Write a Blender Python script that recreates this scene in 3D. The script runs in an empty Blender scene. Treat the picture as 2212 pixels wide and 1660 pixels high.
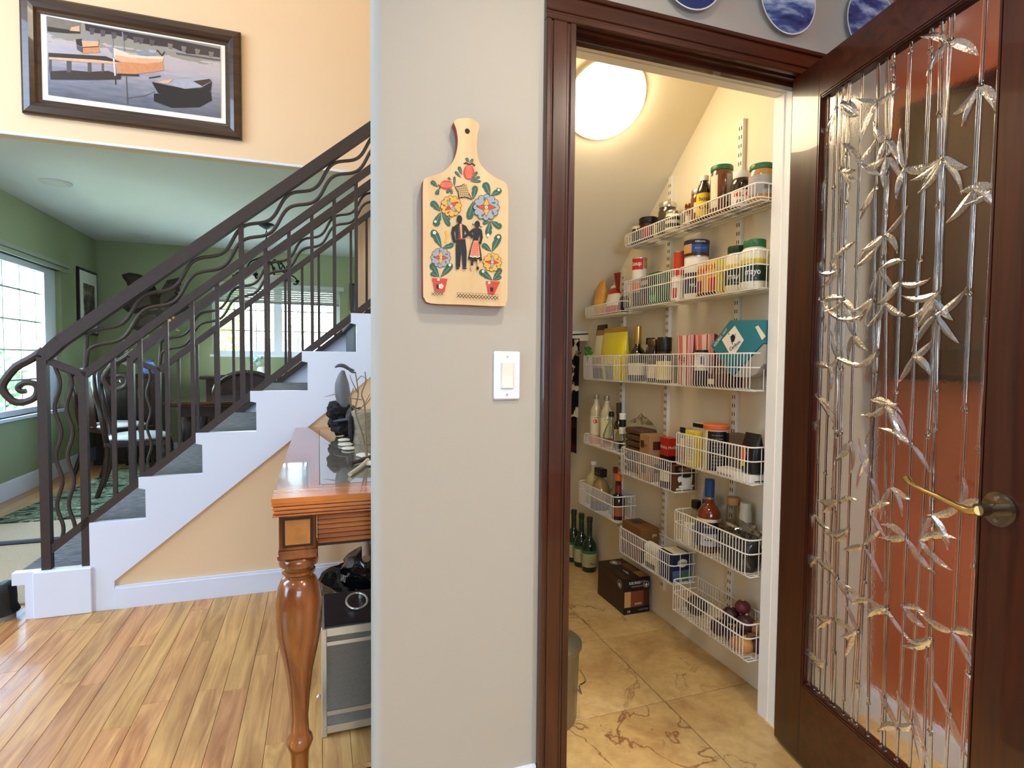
import bpy, bmesh, math, random
from math import pi, sin, cos, radians, sqrt, atan2
from mathutils import Vector, Matrix, noise
random.seed(7)
SC = bpy.context.scene
COL = SC.collection
HC = 1.177                                    # camera height

# ------------------------------------------------------------------ camera
cam_d = bpy.data.cameras.new('camera'); cam = bpy.data.objects.new('camera', cam_d); COL.objects.link(cam)
yaw, pit, rol = 0.33253973, -0.04109036, 0.00920231
f_ = Vector((sin(yaw)*cos(pit), cos(yaw)*cos(pit), sin(pit))); r_ = Vector((cos(yaw), -sin(yaw), 0)); u_ = r_.cross(f_)
r2 = cos(rol)*r_ + sin(rol)*u_; u2 = -sin(rol)*r_ + cos(rol)*u_
mw = Matrix((r2, u2, -f_)).transposed().to_4x4(); mw.translation = (0, 0, HC); cam.matrix_world = mw
cam_d.sensor_fit = 'HORIZONTAL'; cam_d.sensor_width = 36; cam_d.lens = 1209.915/2212*36
cam_d.clip_start = 0.02; cam_d.clip_end = 200
SC.camera = cam

# ------------------------------------------------------------------ sky, daylight, exposure
W = bpy.data.worlds.new('world'); SC.world = W; W.use_nodes = True
wn = W.node_tree.nodes; wl = W.node_tree.links
sky = wn.new('ShaderNodeTexSky'); sky.sky_type = 'NISHITA'; sky.sun_disc = False
sky.sun_elevation = radians(48); sky.sun_rotation = radians(200); sky.air_density = 1.2; sky.dust_density = 2.0
wl.new(sky.outputs[0], wn['Background'].inputs[0]); wn['Background'].inputs[1].default_value = 7.0

def lamp(kind, name, loc, energy, color, size=None, sizey=None, target=None, spot=None):
    d = bpy.data.lights.new(name, kind); d.energy = energy; d.color = color
    if kind == 'AREA':
        d.shape = 'RECTANGLE' if sizey else 'DISK'; d.size = size
        if sizey: d.size_y = sizey
    elif kind == 'SUN': d.angle = radians(1.0)
    elif size: d.shadow_soft_size = size
    o = bpy.data.objects.new(name, d); COL.objects.link(o); o.location = loc
    if target is not None:
        o.rotation_euler = (Vector(target)-Vector(loc)).to_track_quat('-Z', 'Y').to_euler()
    return o
lamp('SUN', 'sun', (6, -4, 12), 7, (1, .96, .88), target=(1.5, 2, 0))
# added area lights stand in for unseen window daylight; the walls have no openings
lamp('AREA', 'foyer_added_daylight', (-3.9, 2.5, 2.6), 225, (.48, .71, 1), 1.5, 3.6, target=(0, 2.5, 1.3))
lamp('AREA', 'family_room_added_daylight', (-3.9, 0.45, 1.6), 105, (.48, .71, 1), 1.8, 1.7, target=(0, 1.6, .9))
lamp('AREA', 'kitchen_added_daylight', (0.2, -2.65, 1.6), 50, (.62, .80, 1), 1.8, 1.1, target=(0.9, 1.6, .9))  # added behind the camera to lift the door and pantry; no window there
VS = SC.view_settings
SC.display_settings.display_device = 'sRGB'
VS.view_transform = 'Standard'; VS.look = 'None'; VS.gamma = 1; VS.use_curve_mapping = False
VS.exposure = 0.35

# ------------------------------------------------------------------ materials
def lin(c):
    out = []
    for v in c[:3]:
        v = max(0, min(1, v/255)); out.append(v/12.92 if v <= .04045 else ((v+.055)/1.055)**2.4)
    return (out[0], out[1], out[2], 1)
def scl(c, k): return (min(1, c[0]*k), min(1, c[1]*k), min(1, c[2]*k), 1)
MATS = {}
class NT:
    def __init__(s, name):
        s.m = bpy.data.materials.new(name); s.m.use_nodes = True; s.n = s.m.node_tree.nodes; s.l = s.m.node_tree.links
        s.b = s.n['Principled BSDF']
    def new(s, t, **kw):
        nd = s.n.new(t)
        for k, v in kw.items(): setattr(nd, k, v)
        return nd
    def link(s, a, b): s.l.new(a, b)
    def noise(s, vec, scale, detail=3, rough=.55, dist=0):
        nd = s.new('ShaderNodeTexNoise'); nd.inputs['Scale'].default_value = scale; nd.inputs['Detail'].default_value = detail
        nd.inputs['Roughness'].default_value = rough; nd.inputs['Distortion'].default_value = dist
        if vec: s.link(vec, nd.inputs['Vector'])
        return nd.outputs['Fac']
    def ramp(s, fac, stops):
        nd = s.new('ShaderNodeValToRGB'); e = nd.color_ramp.elements
        while len(e) > 1: e.remove(e[-1])
        e[0].position = stops[0][0]; e[0].color = stops[0][1]
        for p, c in stops[1:]:
            x = e.new(p); x.color = c
        s.link(fac, nd.inputs['Fac']); return nd.outputs['Color']
    def mix(s, fac, a, b, mode='MIX'):
        nd = s.new('ShaderNodeMix', data_type='RGBA', blend_type=mode)
        for sock, v in ((nd.inputs[0], fac), (nd.inputs[6], a), (nd.inputs[7], b)):
            if hasattr(v, 'is_linked'): s.link(v, sock)
            else: sock.default_value = v
        return nd.outputs[2]
    def coord(s, offs=False, scale=(1, 1, 1), kind='Object'):
        tc = s.new('ShaderNodeTexCoord').outputs[kind]
        if offs:
            oi = s.new('ShaderNodeObjectInfo'); mu = s.new('ShaderNodeVectorMath', operation='SCALE')
            cb = s.new('ShaderNodeCombineXYZ')
            for i in range(3): s.link(oi.outputs['Random'], cb.inputs[i])
            s.link(cb.outputs[0], mu.inputs[0]); mu.inputs['Scale'].default_value = 53.0
            ad = s.new('ShaderNodeVectorMath', operation='ADD'); s.link(tc, ad.inputs[0]); s.link(mu.outputs[0], ad.inputs[1]); tc = ad.outputs[0]
        if scale != (1, 1, 1):
            mp = s.new('ShaderNodeMapping'); mp.inputs['Scale'].default_value = scale; s.link(tc, mp.inputs['Vector']); tc = mp.outputs[0]
        return tc
    def bump(s, h, strength, dist=.01):
        nd = s.new('ShaderNodeBump'); nd.inputs['Strength'].default_value = strength; nd.inputs['Distance'].default_value = dist
        s.link(h, nd.inputs['Height']); s.link(nd.outputs[0], s.b.inputs['Normal'])
    def set(s, rough=.5, metal=0, spec=.5, coat=0, trans=0, ior=1.45):
        i = s.b.inputs; i['Roughness'].default_value = rough; i['Metallic'].default_value = metal
        i['Specular IOR Level'].default_value = spec; i['Coat Weight'].default_value = coat
        i['Transmission Weight'].default_value = trans; i['IOR'].default_value = ior
def mat(name, rgb, rough=.5, metal=0, var=.06, vs=9, bump=0, bs=80, coat=0, trans=0, ior=1.45, spec=.5, emis=0, offs=False):
    if name in MATS: return MATS[name]
    t = NT(name); t.set(rough, metal, spec, coat, trans, ior); c = lin(rgb)
    v = t.coord(offs)
    f = t.noise(v, vs)
    col = t.mix(f, scl(c, 1-var), scl(c, 1+var)); t.link(col, t.b.inputs['Base Color'])
    if bump: t.bump(t.noise(v, bs, 4), bump)
    if emis:
        t.link(col, t.b.inputs['Emission Color']); t.b.inputs['Emission Strength'].default_value = emis
    MATS[name] = t.m; return t.m
def wood(name, c1, c2, axis=2, scale=7, stretch=14, rough=.35, coat=.2, rnd=0, bump=.03, c3=None):
    if name in MATS: return MATS[name]
    t = NT(name); t.set(rough, 0, .5, coat)
    sc = [scale*stretch/6]*3; sc[axis] = scale/6
    v = t.coord(True, tuple(sc))
    n = t.noise(v, 1.5, 6, .6, .8)
    st = [(.3, lin(c1)), (.68, lin(c2))]
    if c3: st.append((.82, lin(c3)))
    col = t.ramp(n, st)
    if rnd:
        oi = t.new('ShaderNodeObjectInfo'); hs = t.new('ShaderNodeHueSaturation')
        mr = t.new('ShaderNodeMapRange'); mr.inputs['To Min'].default_value = 1-rnd; mr.inputs['To Max'].default_value = 1+rnd
        t.link(oi.outputs['Random'], mr.inputs['Value']); t.link(mr.outputs[0], hs.inputs['Value'])
        m2 = t.new('ShaderNodeMath', operation='MULTIPLY_ADD'); m2.inputs[1].default_value = -.018; m2.inputs[2].default_value = .508
        pw = t.new('ShaderNodeMath', operation='FRACT'); mm = t.new('ShaderNodeMath', operation='MULTIPLY'); mm.inputs[1].default_value = 7.31
        t.link(oi.outputs['Random'], mm.inputs[0]); t.link(mm.outputs[0], pw.inputs[0]); t.link(pw.outputs[0], m2.inputs[0])
        t.link(m2.outputs[0], hs.inputs['Hue']); t.link(col, hs.inputs['Color']); col = hs.outputs['Color']
    t.link(col, t.b.inputs['Base Color'])
    if bump: t.bump(n, bump, .004)
    MATS[name] = t.m; return t.m
def clear_glass(name, rgb, alpha=.16, rough=.03):
    """thin glass: mostly see-through, with fresnel reflection"""
    if name in MATS: return MATS[name]
    t = NT(name); t.n.remove(t.b)
    tr = t.new('ShaderNodeBsdfTransparent'); gl = t.new('ShaderNodeBsdfGlossy'); gl.inputs['Roughness'].default_value = rough
    tc = t.coord(); nz = t.noise(tc, 6); c = lin(rgb)
    t.link(t.mix(nz, scl(c, .96), scl(c, 1.04)), tr.inputs['Color'])
    lw = t.new('ShaderNodeLayerWeight'); lw.inputs['Blend'].default_value = .18
    ma = t.new('ShaderNodeMath', operation='MULTIPLY_ADD'); t.link(lw.outputs['Fresnel'], ma.inputs[0]); ma.inputs[1].default_value = .6; ma.inputs[2].default_value = alpha*.25
    mx = t.new('ShaderNodeMixShader'); t.link(ma.outputs[0], mx.inputs[0]); t.link(tr.outputs[0], mx.inputs[1]); t.link(gl.outputs[0], mx.inputs[2])
    t.link(mx.outputs[0], t.n['Material Output'].inputs['Surface']); MATS[name] = t.m; return t.m

WALL = mat('wall_paint_cream', (174, 169, 158), .75, var=.015, vs=2, bump=.06, bs=35)
PEACH = mat('wall_paint_peach', (236, 203, 162), .75, var=.015, vs=2, bump=.06, bs=35)
GREEN = mat('wall_paint_green', (150, 160, 124), .75, var=.02, vs=2, bump=.05, bs=35)
TERRA = mat('wall_paint_terracotta', (188, 96, 58), .7, var=.03, vs=2, bump=.06, bs=35)
PANTRYW = mat('wall_paint_pantry', (238, 228, 206), .7, var=.015, vs=2, bump=.05, bs=40)
CEILW = mat('ceiling_paint_white', (222, 224, 220), .8, var=.02, vs=3, bump=.12, bs=60)
WHITE = mat('painted_wood_white', (226, 232, 248), .4, var=.01, vs=4)  # blue of the daylight is tinted into this white
JAMBW = mat('painted_jamb_white', (238, 234, 226), .4, var=.01, vs=4)
CASING = wood('casing_wood_dark', (42, 13, 4), (74, 30, 11), 2, 9, 16, .3, .35)
CASINGX = wood('casing_wood_dark_across', (42, 13, 4), (74, 30, 11), 0, 9, 16, .3, .35)
CASINGY = wood('door_wood_dark', (38, 11, 4), (68, 26, 10), 2, 9, 16, .3, .4)
IRON = mat('bronzed_iron', (68, 58, 54), .5, .35, var=.18, vs=40, bump=.12, bs=120)
IRONB = mat('black_iron', (26, 24, 24), .45, .5, var=.15, vs=30)
WIRE = mat('white_coated_wire', (240, 236, 226), .35, var=.02, vs=20)
BLACK = mat('black_plastic', (18, 18, 20), .35, var=.1, vs=20)
DKWOOD = wood('mahogany_black', (22, 12, 8), (48, 26, 17), 2, 8, 12, .28, .4)
PAPERW = mat('white_paper', (236, 232, 222), .6, var=.02)
CHROME = mat('brushed_nickel', (206, 202, 190), .32, .75, var=.06, vs=25)
STEEL = mat('galvanised_steel', (150, 146, 134), .35, .9, var=.12, vs=14)
GLASS = clear_glass('clear_bottle_glass', (244, 246, 238))
PANE = clear_glass('window_glass', (242, 248, 248), .1, .0)

# ------------------------------------------------------------------ mesh building
ORG = {}
class MB:
    def __init__(s): s.V = []; s.F = []; s.I = []; s.S = []
    def add(s, V, F, mi=0, sm=False):
        o = len(s.V); s.V.extend(Vector(v) for v in V)
        for f in F: s.F.append([i+o for i in f]); s.I.append(mi); s.S.append(sm)
        return s
    def box(s, x0, x1, y0, y1, z0, z1, mi=0, bev=0):
        if bev:
            bm = bmesh.new(); bmesh.ops.create_cube(bm, size=1)
            for v in bm.verts: v.co = Vector(((x0+x1)/2+v.co.x*(x1-x0), (y0+y1)/2+v.co.y*(y1-y0), (z0+z1)/2+v.co.z*(z1-z0)))
            bmesh.ops.bevel(bm, geom=bm.edges[:], offset=bev, segments=2 if bev > .006 else 1, affect='EDGES', profile=.6)
            return s.addbm(bm, mi)
        V = [(x0, y0, z0), (x1, y0, z0), (x1, y1, z0), (x0, y1, z0), (x0, y0, z1), (x1, y0, z1), (x1, y1, z1), (x0, y1, z1)]
        return s.add(V, [(0, 3, 2, 1), (4, 5, 6, 7), (0, 1, 5, 4), (1, 2, 6, 5), (2, 3, 7, 6), (3, 0, 4, 7)], mi)
    def addbm(s, bm, mi=0, sm=False):
        bm.verts.index_update(); s.add([v.co.copy() for v in bm.verts], [[v.index for v in f.verts] for f in bm.faces], mi, sm); bm.free(); return s
    def bar(s, p, q, w, h, up=(0, 0, 1), mi=0):
        p = Vector(p); q = Vector(q); d = (q-p).normalized(); a = d.cross(Vector(up)).normalized()*(w/2); b = a.cross(d).normalized()*(h/2)
        V = [p-a-b, p+a-b, p+a+b, p-a+b, q-a-b, q+a-b, q+a+b, q-a+b]
        return s.add(V, [(0, 3, 2, 1), (4, 5, 6, 7), (0, 1, 5, 4), (1, 2, 6, 5), (2, 3, 7, 6), (3, 0, 4, 7)], mi)
    def tube(s, pts, r, n=8, closed=False, mi=0, fl=1.0, ref=(0, 0, 1)):
        P = [Vector(p) for p in pts]; m = len(P); R = r if isinstance(r, (list, tuple)) else [r]*m
        ref = Vector(ref); V = []; prev = None
        for i in range(m):
            if closed: d = P[(i+1) % m]-P[i-1]
            else: d = P[min(i+1, m-1)]-P[max(i-1, 0)]
            if d.length < 1e-9: d = Vector((0, 0, 1))
            d.normalize()
            if prev is None:
                a = d.cross(ref)
                if a.length < .05: a = d.cross(Vector((1, 0, 0)))
                if a.length < .05: a = d.cross(Vector((0, 1, 0)))
            else: a = prev - d*prev.dot(d)
            a.normalize(); prev = a; b = d.cross(a)
            for k in range(n):
                t = 2*pi*k/n; V.append(P[i] + a*(R[i]*cos(t)) + b*(R[i]*fl*sin(t)))
        F = []
        for i in range(m if closed else m-1):
            j = (i+1) % m
            for k in range(n):
                l = (k+1) % n; F.append((i*n+k, i*n+l, j*n+l, j*n+k))
        if not closed: F.append(tuple(range(n-1, -1, -1))); F.append(tuple((m-1)*n+k for k in range(n)))
        return s.add(V, F, mi, n > 4)
    def lathe(s, prof, c=(0, 0, 0), n=20, mi=0, a0=0, a1=2*pi, sm=True, sx=1, sy=1, mif=None):
        full = abs(a1-a0-2*pi) < 1e-6; k = n if full else n+1; V = []
        for (r, z) in prof:
            for i in range(k):
                a = a0+(a1-a0)*i/n; V.append((c[0]+sx*r*cos(a), c[1]+sy*r*sin(a), c[2]+z))
        for j in range(len(prof)-1):
            F = []
            for i in range(n):
                l = (i+1) % k if full else i+1
                F.append((j*k+i, j*k+l, (j+1)*k+l, (j+1)*k+i))
            if mif is None: s.F.extend([[x+len(s.V) for x in f] for f in F]); s.I.extend([mi]*n)
            else: s.F.extend([[x+len(s.V) for x in f] for f in F]); s.I.extend([mif(i, j) for i in range(n)])
            s.S.extend([sm]*n)
        o = len(s.V); s.V.extend(Vector(v) for v in V)
        if full:
            if prof[0][0] > 1e-5: s.F.append([o+i for i in range(k-1, -1, -1)]); s.I.append(mi if mif is None else mif(0, 0)); s.S.append(False)
            if prof[-1][0] > 1e-5: s.F.append([o+(len(prof)-1)*k+i for i in range(k)]); s.I.append(mi if mif is None else mif(0, len(prof)-2)); s.S.append(False)
        return s
    def prism(s, poly, fn, d0, d1, mi=0, mside=None):
        n = len(poly); V = [fn(u, v, d0) for u, v in poly]+[fn(u, v, d1) for u, v in poly]
        s.add(V, [tuple(range(n-1, -1, -1)), tuple(range(n, 2*n))], mi)
        o = len(s.V)-2*n
        for i in range(n):
            j = (i+1) % n; s.F.append([o+i, o+j, o+n+j, o+n+i]); s.I.append(mi if mside is None else mside); s.S.append(False)
        return s
    def flat(s, poly, fn, mi=0):
        return s.add([fn(u, v) for u, v in poly], [tuple(range(len(poly)))], mi)
    def blob(s, c, r, sub=2, amp=.15, fr=3, mi=0, seed=0, sm=True):
        bm = bmesh.new(); bmesh.ops.create_icosphere(bm, subdivisions=sub, radius=1)
        rx, ry, rz = r if isinstance(r, (tuple, list)) else (r, r, r)
        for v in bm.verts:
            k = 1+amp*noise.noise(v.co*fr+Vector((seed*7.3, seed*3.1, seed)))
            v.co = Vector((c[0]+v.co.x*rx*k, c[1]+v.co.y*ry*k, c[2]+v.co.z*rz*k))
        return s.addbm(bm, mi, sm)
    def build(s, name, mats, parent=None, sharp=38, kind=None, label=None, weld=False):
        me = bpy.data.meshes.new(name); o = ORG.get(parent.name, Vector()) if parent else Vector()
        me.from_pydata([tuple(v-o) for v in s.V], [], s.F)
        for m in (mats if isinstance(mats, (list, tuple)) else [mats]): me.materials.append(m)
        me.polygons.foreach_set('material_index', s.I); me.polygons.foreach_set('use_smooth', s.S)
        me.update()
        if any(s.S): me.set_sharp_from_angle(angle=radians(sharp))
        ob = bpy.data.objects.new(name, me); COL.objects.link(ob)
        if parent: ob.parent = parent; ORG[ob.name] = o
        if kind: ob['kind'] = kind
        if label: ob['label'] = label
        return ob
def tag(o, label=None, cat=None, group=None, kind=None):
    if label: o['label'] = label
    if cat: o['category'] = cat
    if group: o['group'] = group
    if kind: o['kind'] = kind
    return o
def thing(name, label, cat, loc=(0, 0, 0), group=None):
    o = bpy.data.objects.new(name, None); COL.objects.link(o); o.location = loc; o.empty_display_size = .05
    ORG[o.name] = Vector(loc); return tag(o, label, cat, group)
def struct(name, mb, mats, parent=None):
    return mb.build(name, mats, parent, kind=None if parent else 'structure')
def copy_tree(o, parent=None, loc=None, rz=None, label=None, group=None):
    c = o.copy(); COL.objects.link(c)
    if parent: c.parent = parent
    if loc is not None: c.location = loc
    if rz is not None: c.rotation_euler = (0, 0, rz)
    if label: c['label'] = label
    if group: c['group'] = group
    for ch in list(o.children): copy_tree(ch, c)
    return c
def text_geo(txt, size, bold=0, sx=1):
    cu = bpy.data.curves.new('t', 'FONT'); cu.body = txt; cu.size = size; cu.align_x = 'CENTER'; cu.align_y = 'CENTER'; cu.resolution_u = 2; cu.offset = bold*size
    ob = bpy.data.objects.new('t', cu); COL.objects.link(ob); dg = bpy.context.evaluated_depsgraph_get()
    me = bpy.data.meshes.new_from_object(ob.evaluated_get(dg)); V = [(v.co.x*sx, v.co.y) for v in me.vertices]; F = [tuple(p.vertices) for p in me.polygons]
    bpy.data.objects.remove(ob); bpy.data.curves.remove(cu); bpy.data.meshes.remove(me); return V, F
def ell(cx, cy, rx, ry, n=16, rot=0, a0=0, a1=2*pi):
    out = []
    for i in range(n):
        a = a0+(a1-a0)*i/n; x = rx*cos(a); y = ry*sin(a); out.append((cx+x*cos(rot)-y*sin(rot), cy+x*sin(rot)+y*cos(rot)))
    return out
def smooth_path(pts, k=6, closed=False):
    P = [Vector(p) for p in pts]; n = len(P); out = []
    rng = range(n if closed else n-1)
    for i in rng:
        p0 = P[(i-1) % n] if closed else P[max(i-1, 0)]; p1 = P[i]; p2 = P[(i+1) % n]; p3 = P[(i+2) % n] if closed else P[min(i+2, n-1)]
        for j in range(k):
            t = j/k; out.append(.5*((2*p1)+(p2-p0)*t+(2*p0-5*p1+4*p2-p3)*t*t+(3*p1-p0-3*p2+p3)*t**3))
    if not closed: out.append(P[-1])
    return out
# ================================================================== ROOM SHELL
def tile_mat():
    t = NT('travertine_tile'); t.set(.33, 0, .5, .1)
    v = t.coord(True)
    big = t.noise(v, 3.2, 5, .62, .6); fine = t.noise(v, 28, 4, .6)
    col = t.ramp(big, [(.28, lin((180, 142, 90))), (.45, lin((208, 174, 116))), (.62, lin((220, 188, 130))), (.8, lin((232, 208, 162)))])
    col = t.mix(t.ramp(fine, [(.35, (.75, .72, .68, 1)), (.6, (1, 1, 1, 1))]), lin((150, 104, 62)), col)
    vo = t.new('ShaderNodeTexNoise'); vo.inputs['Scale'].default_value = 2.3; vo.inputs['Detail'].default_value = 7; vo.inputs['Distortion'].default_value = 1.4; t.link(v, vo.inputs['Vector'])
    ms = t.new('ShaderNodeMath', operation='SUBTRACT'); t.link(vo.outputs['Fac'], ms.inputs[0]); ms.inputs[1].default_value = .5
    ab = t.new('ShaderNodeMath', operation='ABSOLUTE'); t.link(ms.outputs[0], ab.inputs[0])
    vein = t.ramp(ab.outputs[0], [(0, (1, 1, 1, 1)), (.012, (0, 0, 0, 1))])
    bk = t.ramp(t.noise(v, 1.7, 2), [(.5, (0, 0, 0, 1)), (.62, (1, 1, 1, 1))])
    vm = t.mix(1.0, vein, bk, 'MULTIPLY')
    t.link(t.mix(vm, col, lin((140, 92, 56))), t.b.inputs['Base Color']); t.bump(fine, .03, .003); return t.m
TILE = tile_mat()
GROUT = mat('grout_brown', (120, 82, 50), .8, var=.15, vs=30)
PLANK = wood('oak_plank', (158, 106, 62), (220, 170, 108), 1, 8, 13, .42, .1, rnd=.10, bump=.02, c3=(226, 184, 130))
def floor_boards_mat():
    t = NT('dining_floor_boards'); t.set(.32, 0, .5, .2)
    v = t.coord(False)
    br = t.new('ShaderNodeTexBrick'); br.offset = .37; br.inputs['Scale'].default_value = 1
    for k, x in (('Brick Width', 1.1), ('Row Height', .083), ('Mortar Size', .0015)): br.inputs[k].default_value = x
    br.inputs['Color1'].default_value = lin((176, 128, 70)); br.inputs['Color2'].default_value = lin((204, 158, 92)); br.inputs['Mortar'].default_value = lin((96, 60, 28))
    mp = t.new('ShaderNodeMapping'); mp.inputs['Rotation'].default_value = (0, 0, pi/2); t.link(v, mp.inputs['Vector']); t.link(mp.outputs[0], br.inputs['Vector'])
    t.link(t.mix(t.noise(t.coord(False, (20, 1.5, 20)), 3), br.outputs['Color'], lin((150, 100, 52)), 'MULTIPLY') if False else br.outputs['Color'], t.b.inputs['Base Color']); return t.m

# ---- tile floor (kitchen and pantry): every tile a piece
fl = struct('floor', MB().box(-4.1, 3.3, -2.9, 1.46, -.12, -.004).box(.5, 1.6, 1.46, 3.9, -.12, -.004), GROUT)
TS = .457; tile_me = MB().box(-TS/2+.0015, TS/2-.0015, -TS/2+.0015, TS/2-.0015, -.02, 0, 0, .0012).build('tile', TILE, fl)
first = True
for i in range(-5, 4):
    for j in range(-4, 6):
        cx = 1.131+TS*(i-.5); cy = 1.62+TS*(j-.5)
        if cy > 1.4 and not (.3 < cx < 1.75): continue
        o = tile_me if first else tile_me.copy()
        if not first: COL.objects.link(o)
        first = False; o.parent = fl; o.location = (cx, cy, 0)
        if cy > 1.4 and cx > 1.4:   # tiles run under the pantry wall
            o.scale = (.8, 1, 1); o.location.x = 1.131+TS*(i-1)+TS*.4
        elif cy > 1.4 and cx < .6: o.scale = (.3, 1, 1); o.location.x = 1.131+TS*i-TS*.15
# ---- oak strip floor in the hall: every board a piece
hf = struct('floor', MB().box(-4.1, .5, 1.46, 4.27, -.12, -.006), mat('subfloor_dark', (92, 52, 26), .8))
PW = .0826; pl_me = MB().box(-PW/2+.0006, PW/2-.0006, -.5, .5, -.02, 0, 0, .0008).build('plank', PLANK, hf); first = True
rnd = random.Random(11)
for i in range(32):
    x = .46-PW*(i+.0); y = 1.46; y = 1.46-rnd.uniform(0, .8)
    while y < 3.25:
        L = rnd.choice((.75, .95, 1.2, 1.45)); a = max(y, 1.462); b = min(y+L, 3.3); y += L
        if b-a < .05: continue
        o = pl_me if first else pl_me.copy()
        if not first: COL.objects.link(o)
        first = False; o.parent = hf; o.location = (x, (a+b)/2, 0); o.scale = (1, b-a-.0012, 1)
far = MB().box(-4.1, -2.15, 1.46, 3.3, -.02, -.002).box(-4.1, .5, 3.3, 4.27, -.02, -.002)
far.build('board_field', floor_boards_mat(), hf, kind='stuff')
dfl = struct('floor', MB().box(-2.53, 1.9, 4.27, 7.85, -.12, -.001), bpy.data.materials['dining_floor_boards'])

# ---- door wall with its rounded end
def rounded_end():
    P = []; r = .022; xe = .123
    P += [(xe+r-r*cos(a), 1.35+r-r*sin(a)) for a in [i*pi/12 for i in range(6, -1, -1)]]
    P += [(xe+r-r*cos(a), 1.46-r+r*sin(a)) for a in [i*pi/12 for i in range(0, 7)]]
    return P
wf = MB(); prof = rounded_end()+[(.61, 1.46), (.61, 1.35)]
wf.prism(prof, lambda u, v, d: (u, v, d), 0, 2.5)
wf.box(.61, 1.41, 1.35, 1.46, 2.05, 2.5); wf.box(1.41, 1.85, 1.35, 1.46, 0, 2.5)
for i in range(len(wf.S)): wf.S[i] = True
wall_front = struct('wall_front', wf, WALL)
struct('wall_upper', MB().box(-4.1, 3.3, 1.36, 1.46, 2.6, 5.3), PEACH)
# ---- pantry shell
struct('wall_pantry_right', MB().box(1.49, 1.6, 1.46, 3.9, 0, 2.75), PANTRYW)
struct('wall_pantry_left', MB().box(.5, .6, 1.46, 3.05, 0, 2.75).box(.55, .6, 3.05, 3.9, 0, 1.6), PANTRYW)
struct('wall_pantry_back', MB().box(.6, 1.49, 3.75, 3.85, 0, 1.6), PANTRYW)
sl = lambda y: 2.27-.83*(y-1.855)
pc = MB().prism([(1.46, sl(1.46)), (2.96, sl(2.96)), (2.96, sl(2.96)-.055), (3.9, sl(2.96)-.055), (3.9, 1.6), (3.0, 1.6), (1.46, 2.75)], lambda u, v, d: (d, u, v), .6, 1.49)
struct('ceiling', pc, PANTRYW)
# ---- kitchen, foyer, dining shells
struct('ceiling', MB().box(-4.1, 3.3, -2.9, 1.46, 2.5, 2.6), CEILW)
struct('ceiling', MB().box(-4.1, 3.3, 1.36, 4.37, 5.2, 5.3), CEILW)
struct('wall_left', MB().box(-4.1, -4, -2.9, 4.37, 0, 5.3), PEACH)
struct('wall_behind', MB().box(-4.1, 3.3, -2.9, -2.8, 0, 2.6), WALL)
struct('wall_kitchen_right', MB().box(3.2, 3.3, -2.9, 1.46, 0, 2.6), WALL)
struct('wall_foyer_right', MB().box(1.6, 1.7, 1.46, 4.37, 0, 5.3), PEACH)
struct('wall_right', MB().box(1.75, 1.85, -.5, 1.35, 0, 2.5), TERRA)
struct('wall_back', MB().box(-4.1, 3.3, 4.27, 4.37, 2.53, 5.3).box(.262, 1.7, 4.27, 4.37, 0, 2.53).box(-4.1, -2.43, 4.27, 4.37, 0, 2.53), PEACH)
struct('header_highlight', MB().box(-2.43, .262, 4.262, 4.275, 2.522, 2.538, 0, .003), WHITE)  # white strip paints in the highlight along the header's lower edge
dl = MB(); WY0, WY1, WZ0, WZ1 = 4.75, 6.80, .665, 2.03
dl.box(-2.55, -2.43, 4.37, WY0, 0, 2.53).box(-2.55, -2.43, WY1, 7.85, 0, 2.53).box(-2.55, -2.43, WY0, WY1, 0, WZ0).box(-2.55, -2.43, WY0, WY1, WZ1, 2.53)
struct('wall_dining_left', dl, GREEN)
BX0, BX1, BZ0, BZ1 = -1.235, .268, 1.225, 2.1
db = MB(); db.box(-2.43, BX0, 7.75, 7.87, 0, 2.53).box(BX1, 1.9, 7.75, 7.87, 0, 2.53).box(BX0, BX1, 7.75, 7.87, 0, BZ0).box(BX0, BX1, 7.75, 7.87, BZ1, 2.53)
struct('wall_dining_back', db, GREEN)
struct('wall_dining_right', MB().box(1.8, 1.9, 4.37, 7.75, 0, 2.53), GREEN)
struct('ceiling', MB().box(-2.55, 1.9, 4.37, 7.87, 2.53, 2.63).box(-2.43, .262, 4.27, 4.37, 2.5305, 2.533), CEILW)
def base(name, x0, x1, y0, y1, h=.11, m=WHITE):
    b = MB().box(x0, x1, y0, y1, 0, h-.012)
    cx0, cx1, cy0, cy1 = x0, x1, y0, y1
    b.box(x0+(.004 if x1-x0 < .05 else 0), x1-(.004 if x1-x0 < .05 else 0), y0+(.004 if y1-y0 < .05 else 0), y1, h-.012, h)
    return struct(name, b, m)
base('baseboard_front', .145, .54, 1.336, 1.35, .105)
base('baseboard_hall', -.905, .5, 3.032, 3.049, .108)
base('baseboard_dining_left', -2.43, -2.414, 4.37, 7.75, .15)
base('baseboard_dining_back', -2.41, 1.8, 7.735, 7.75, .15)
base('baseboard_right', 1.735, 1.75, -.5, 1.35, .1)

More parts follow.
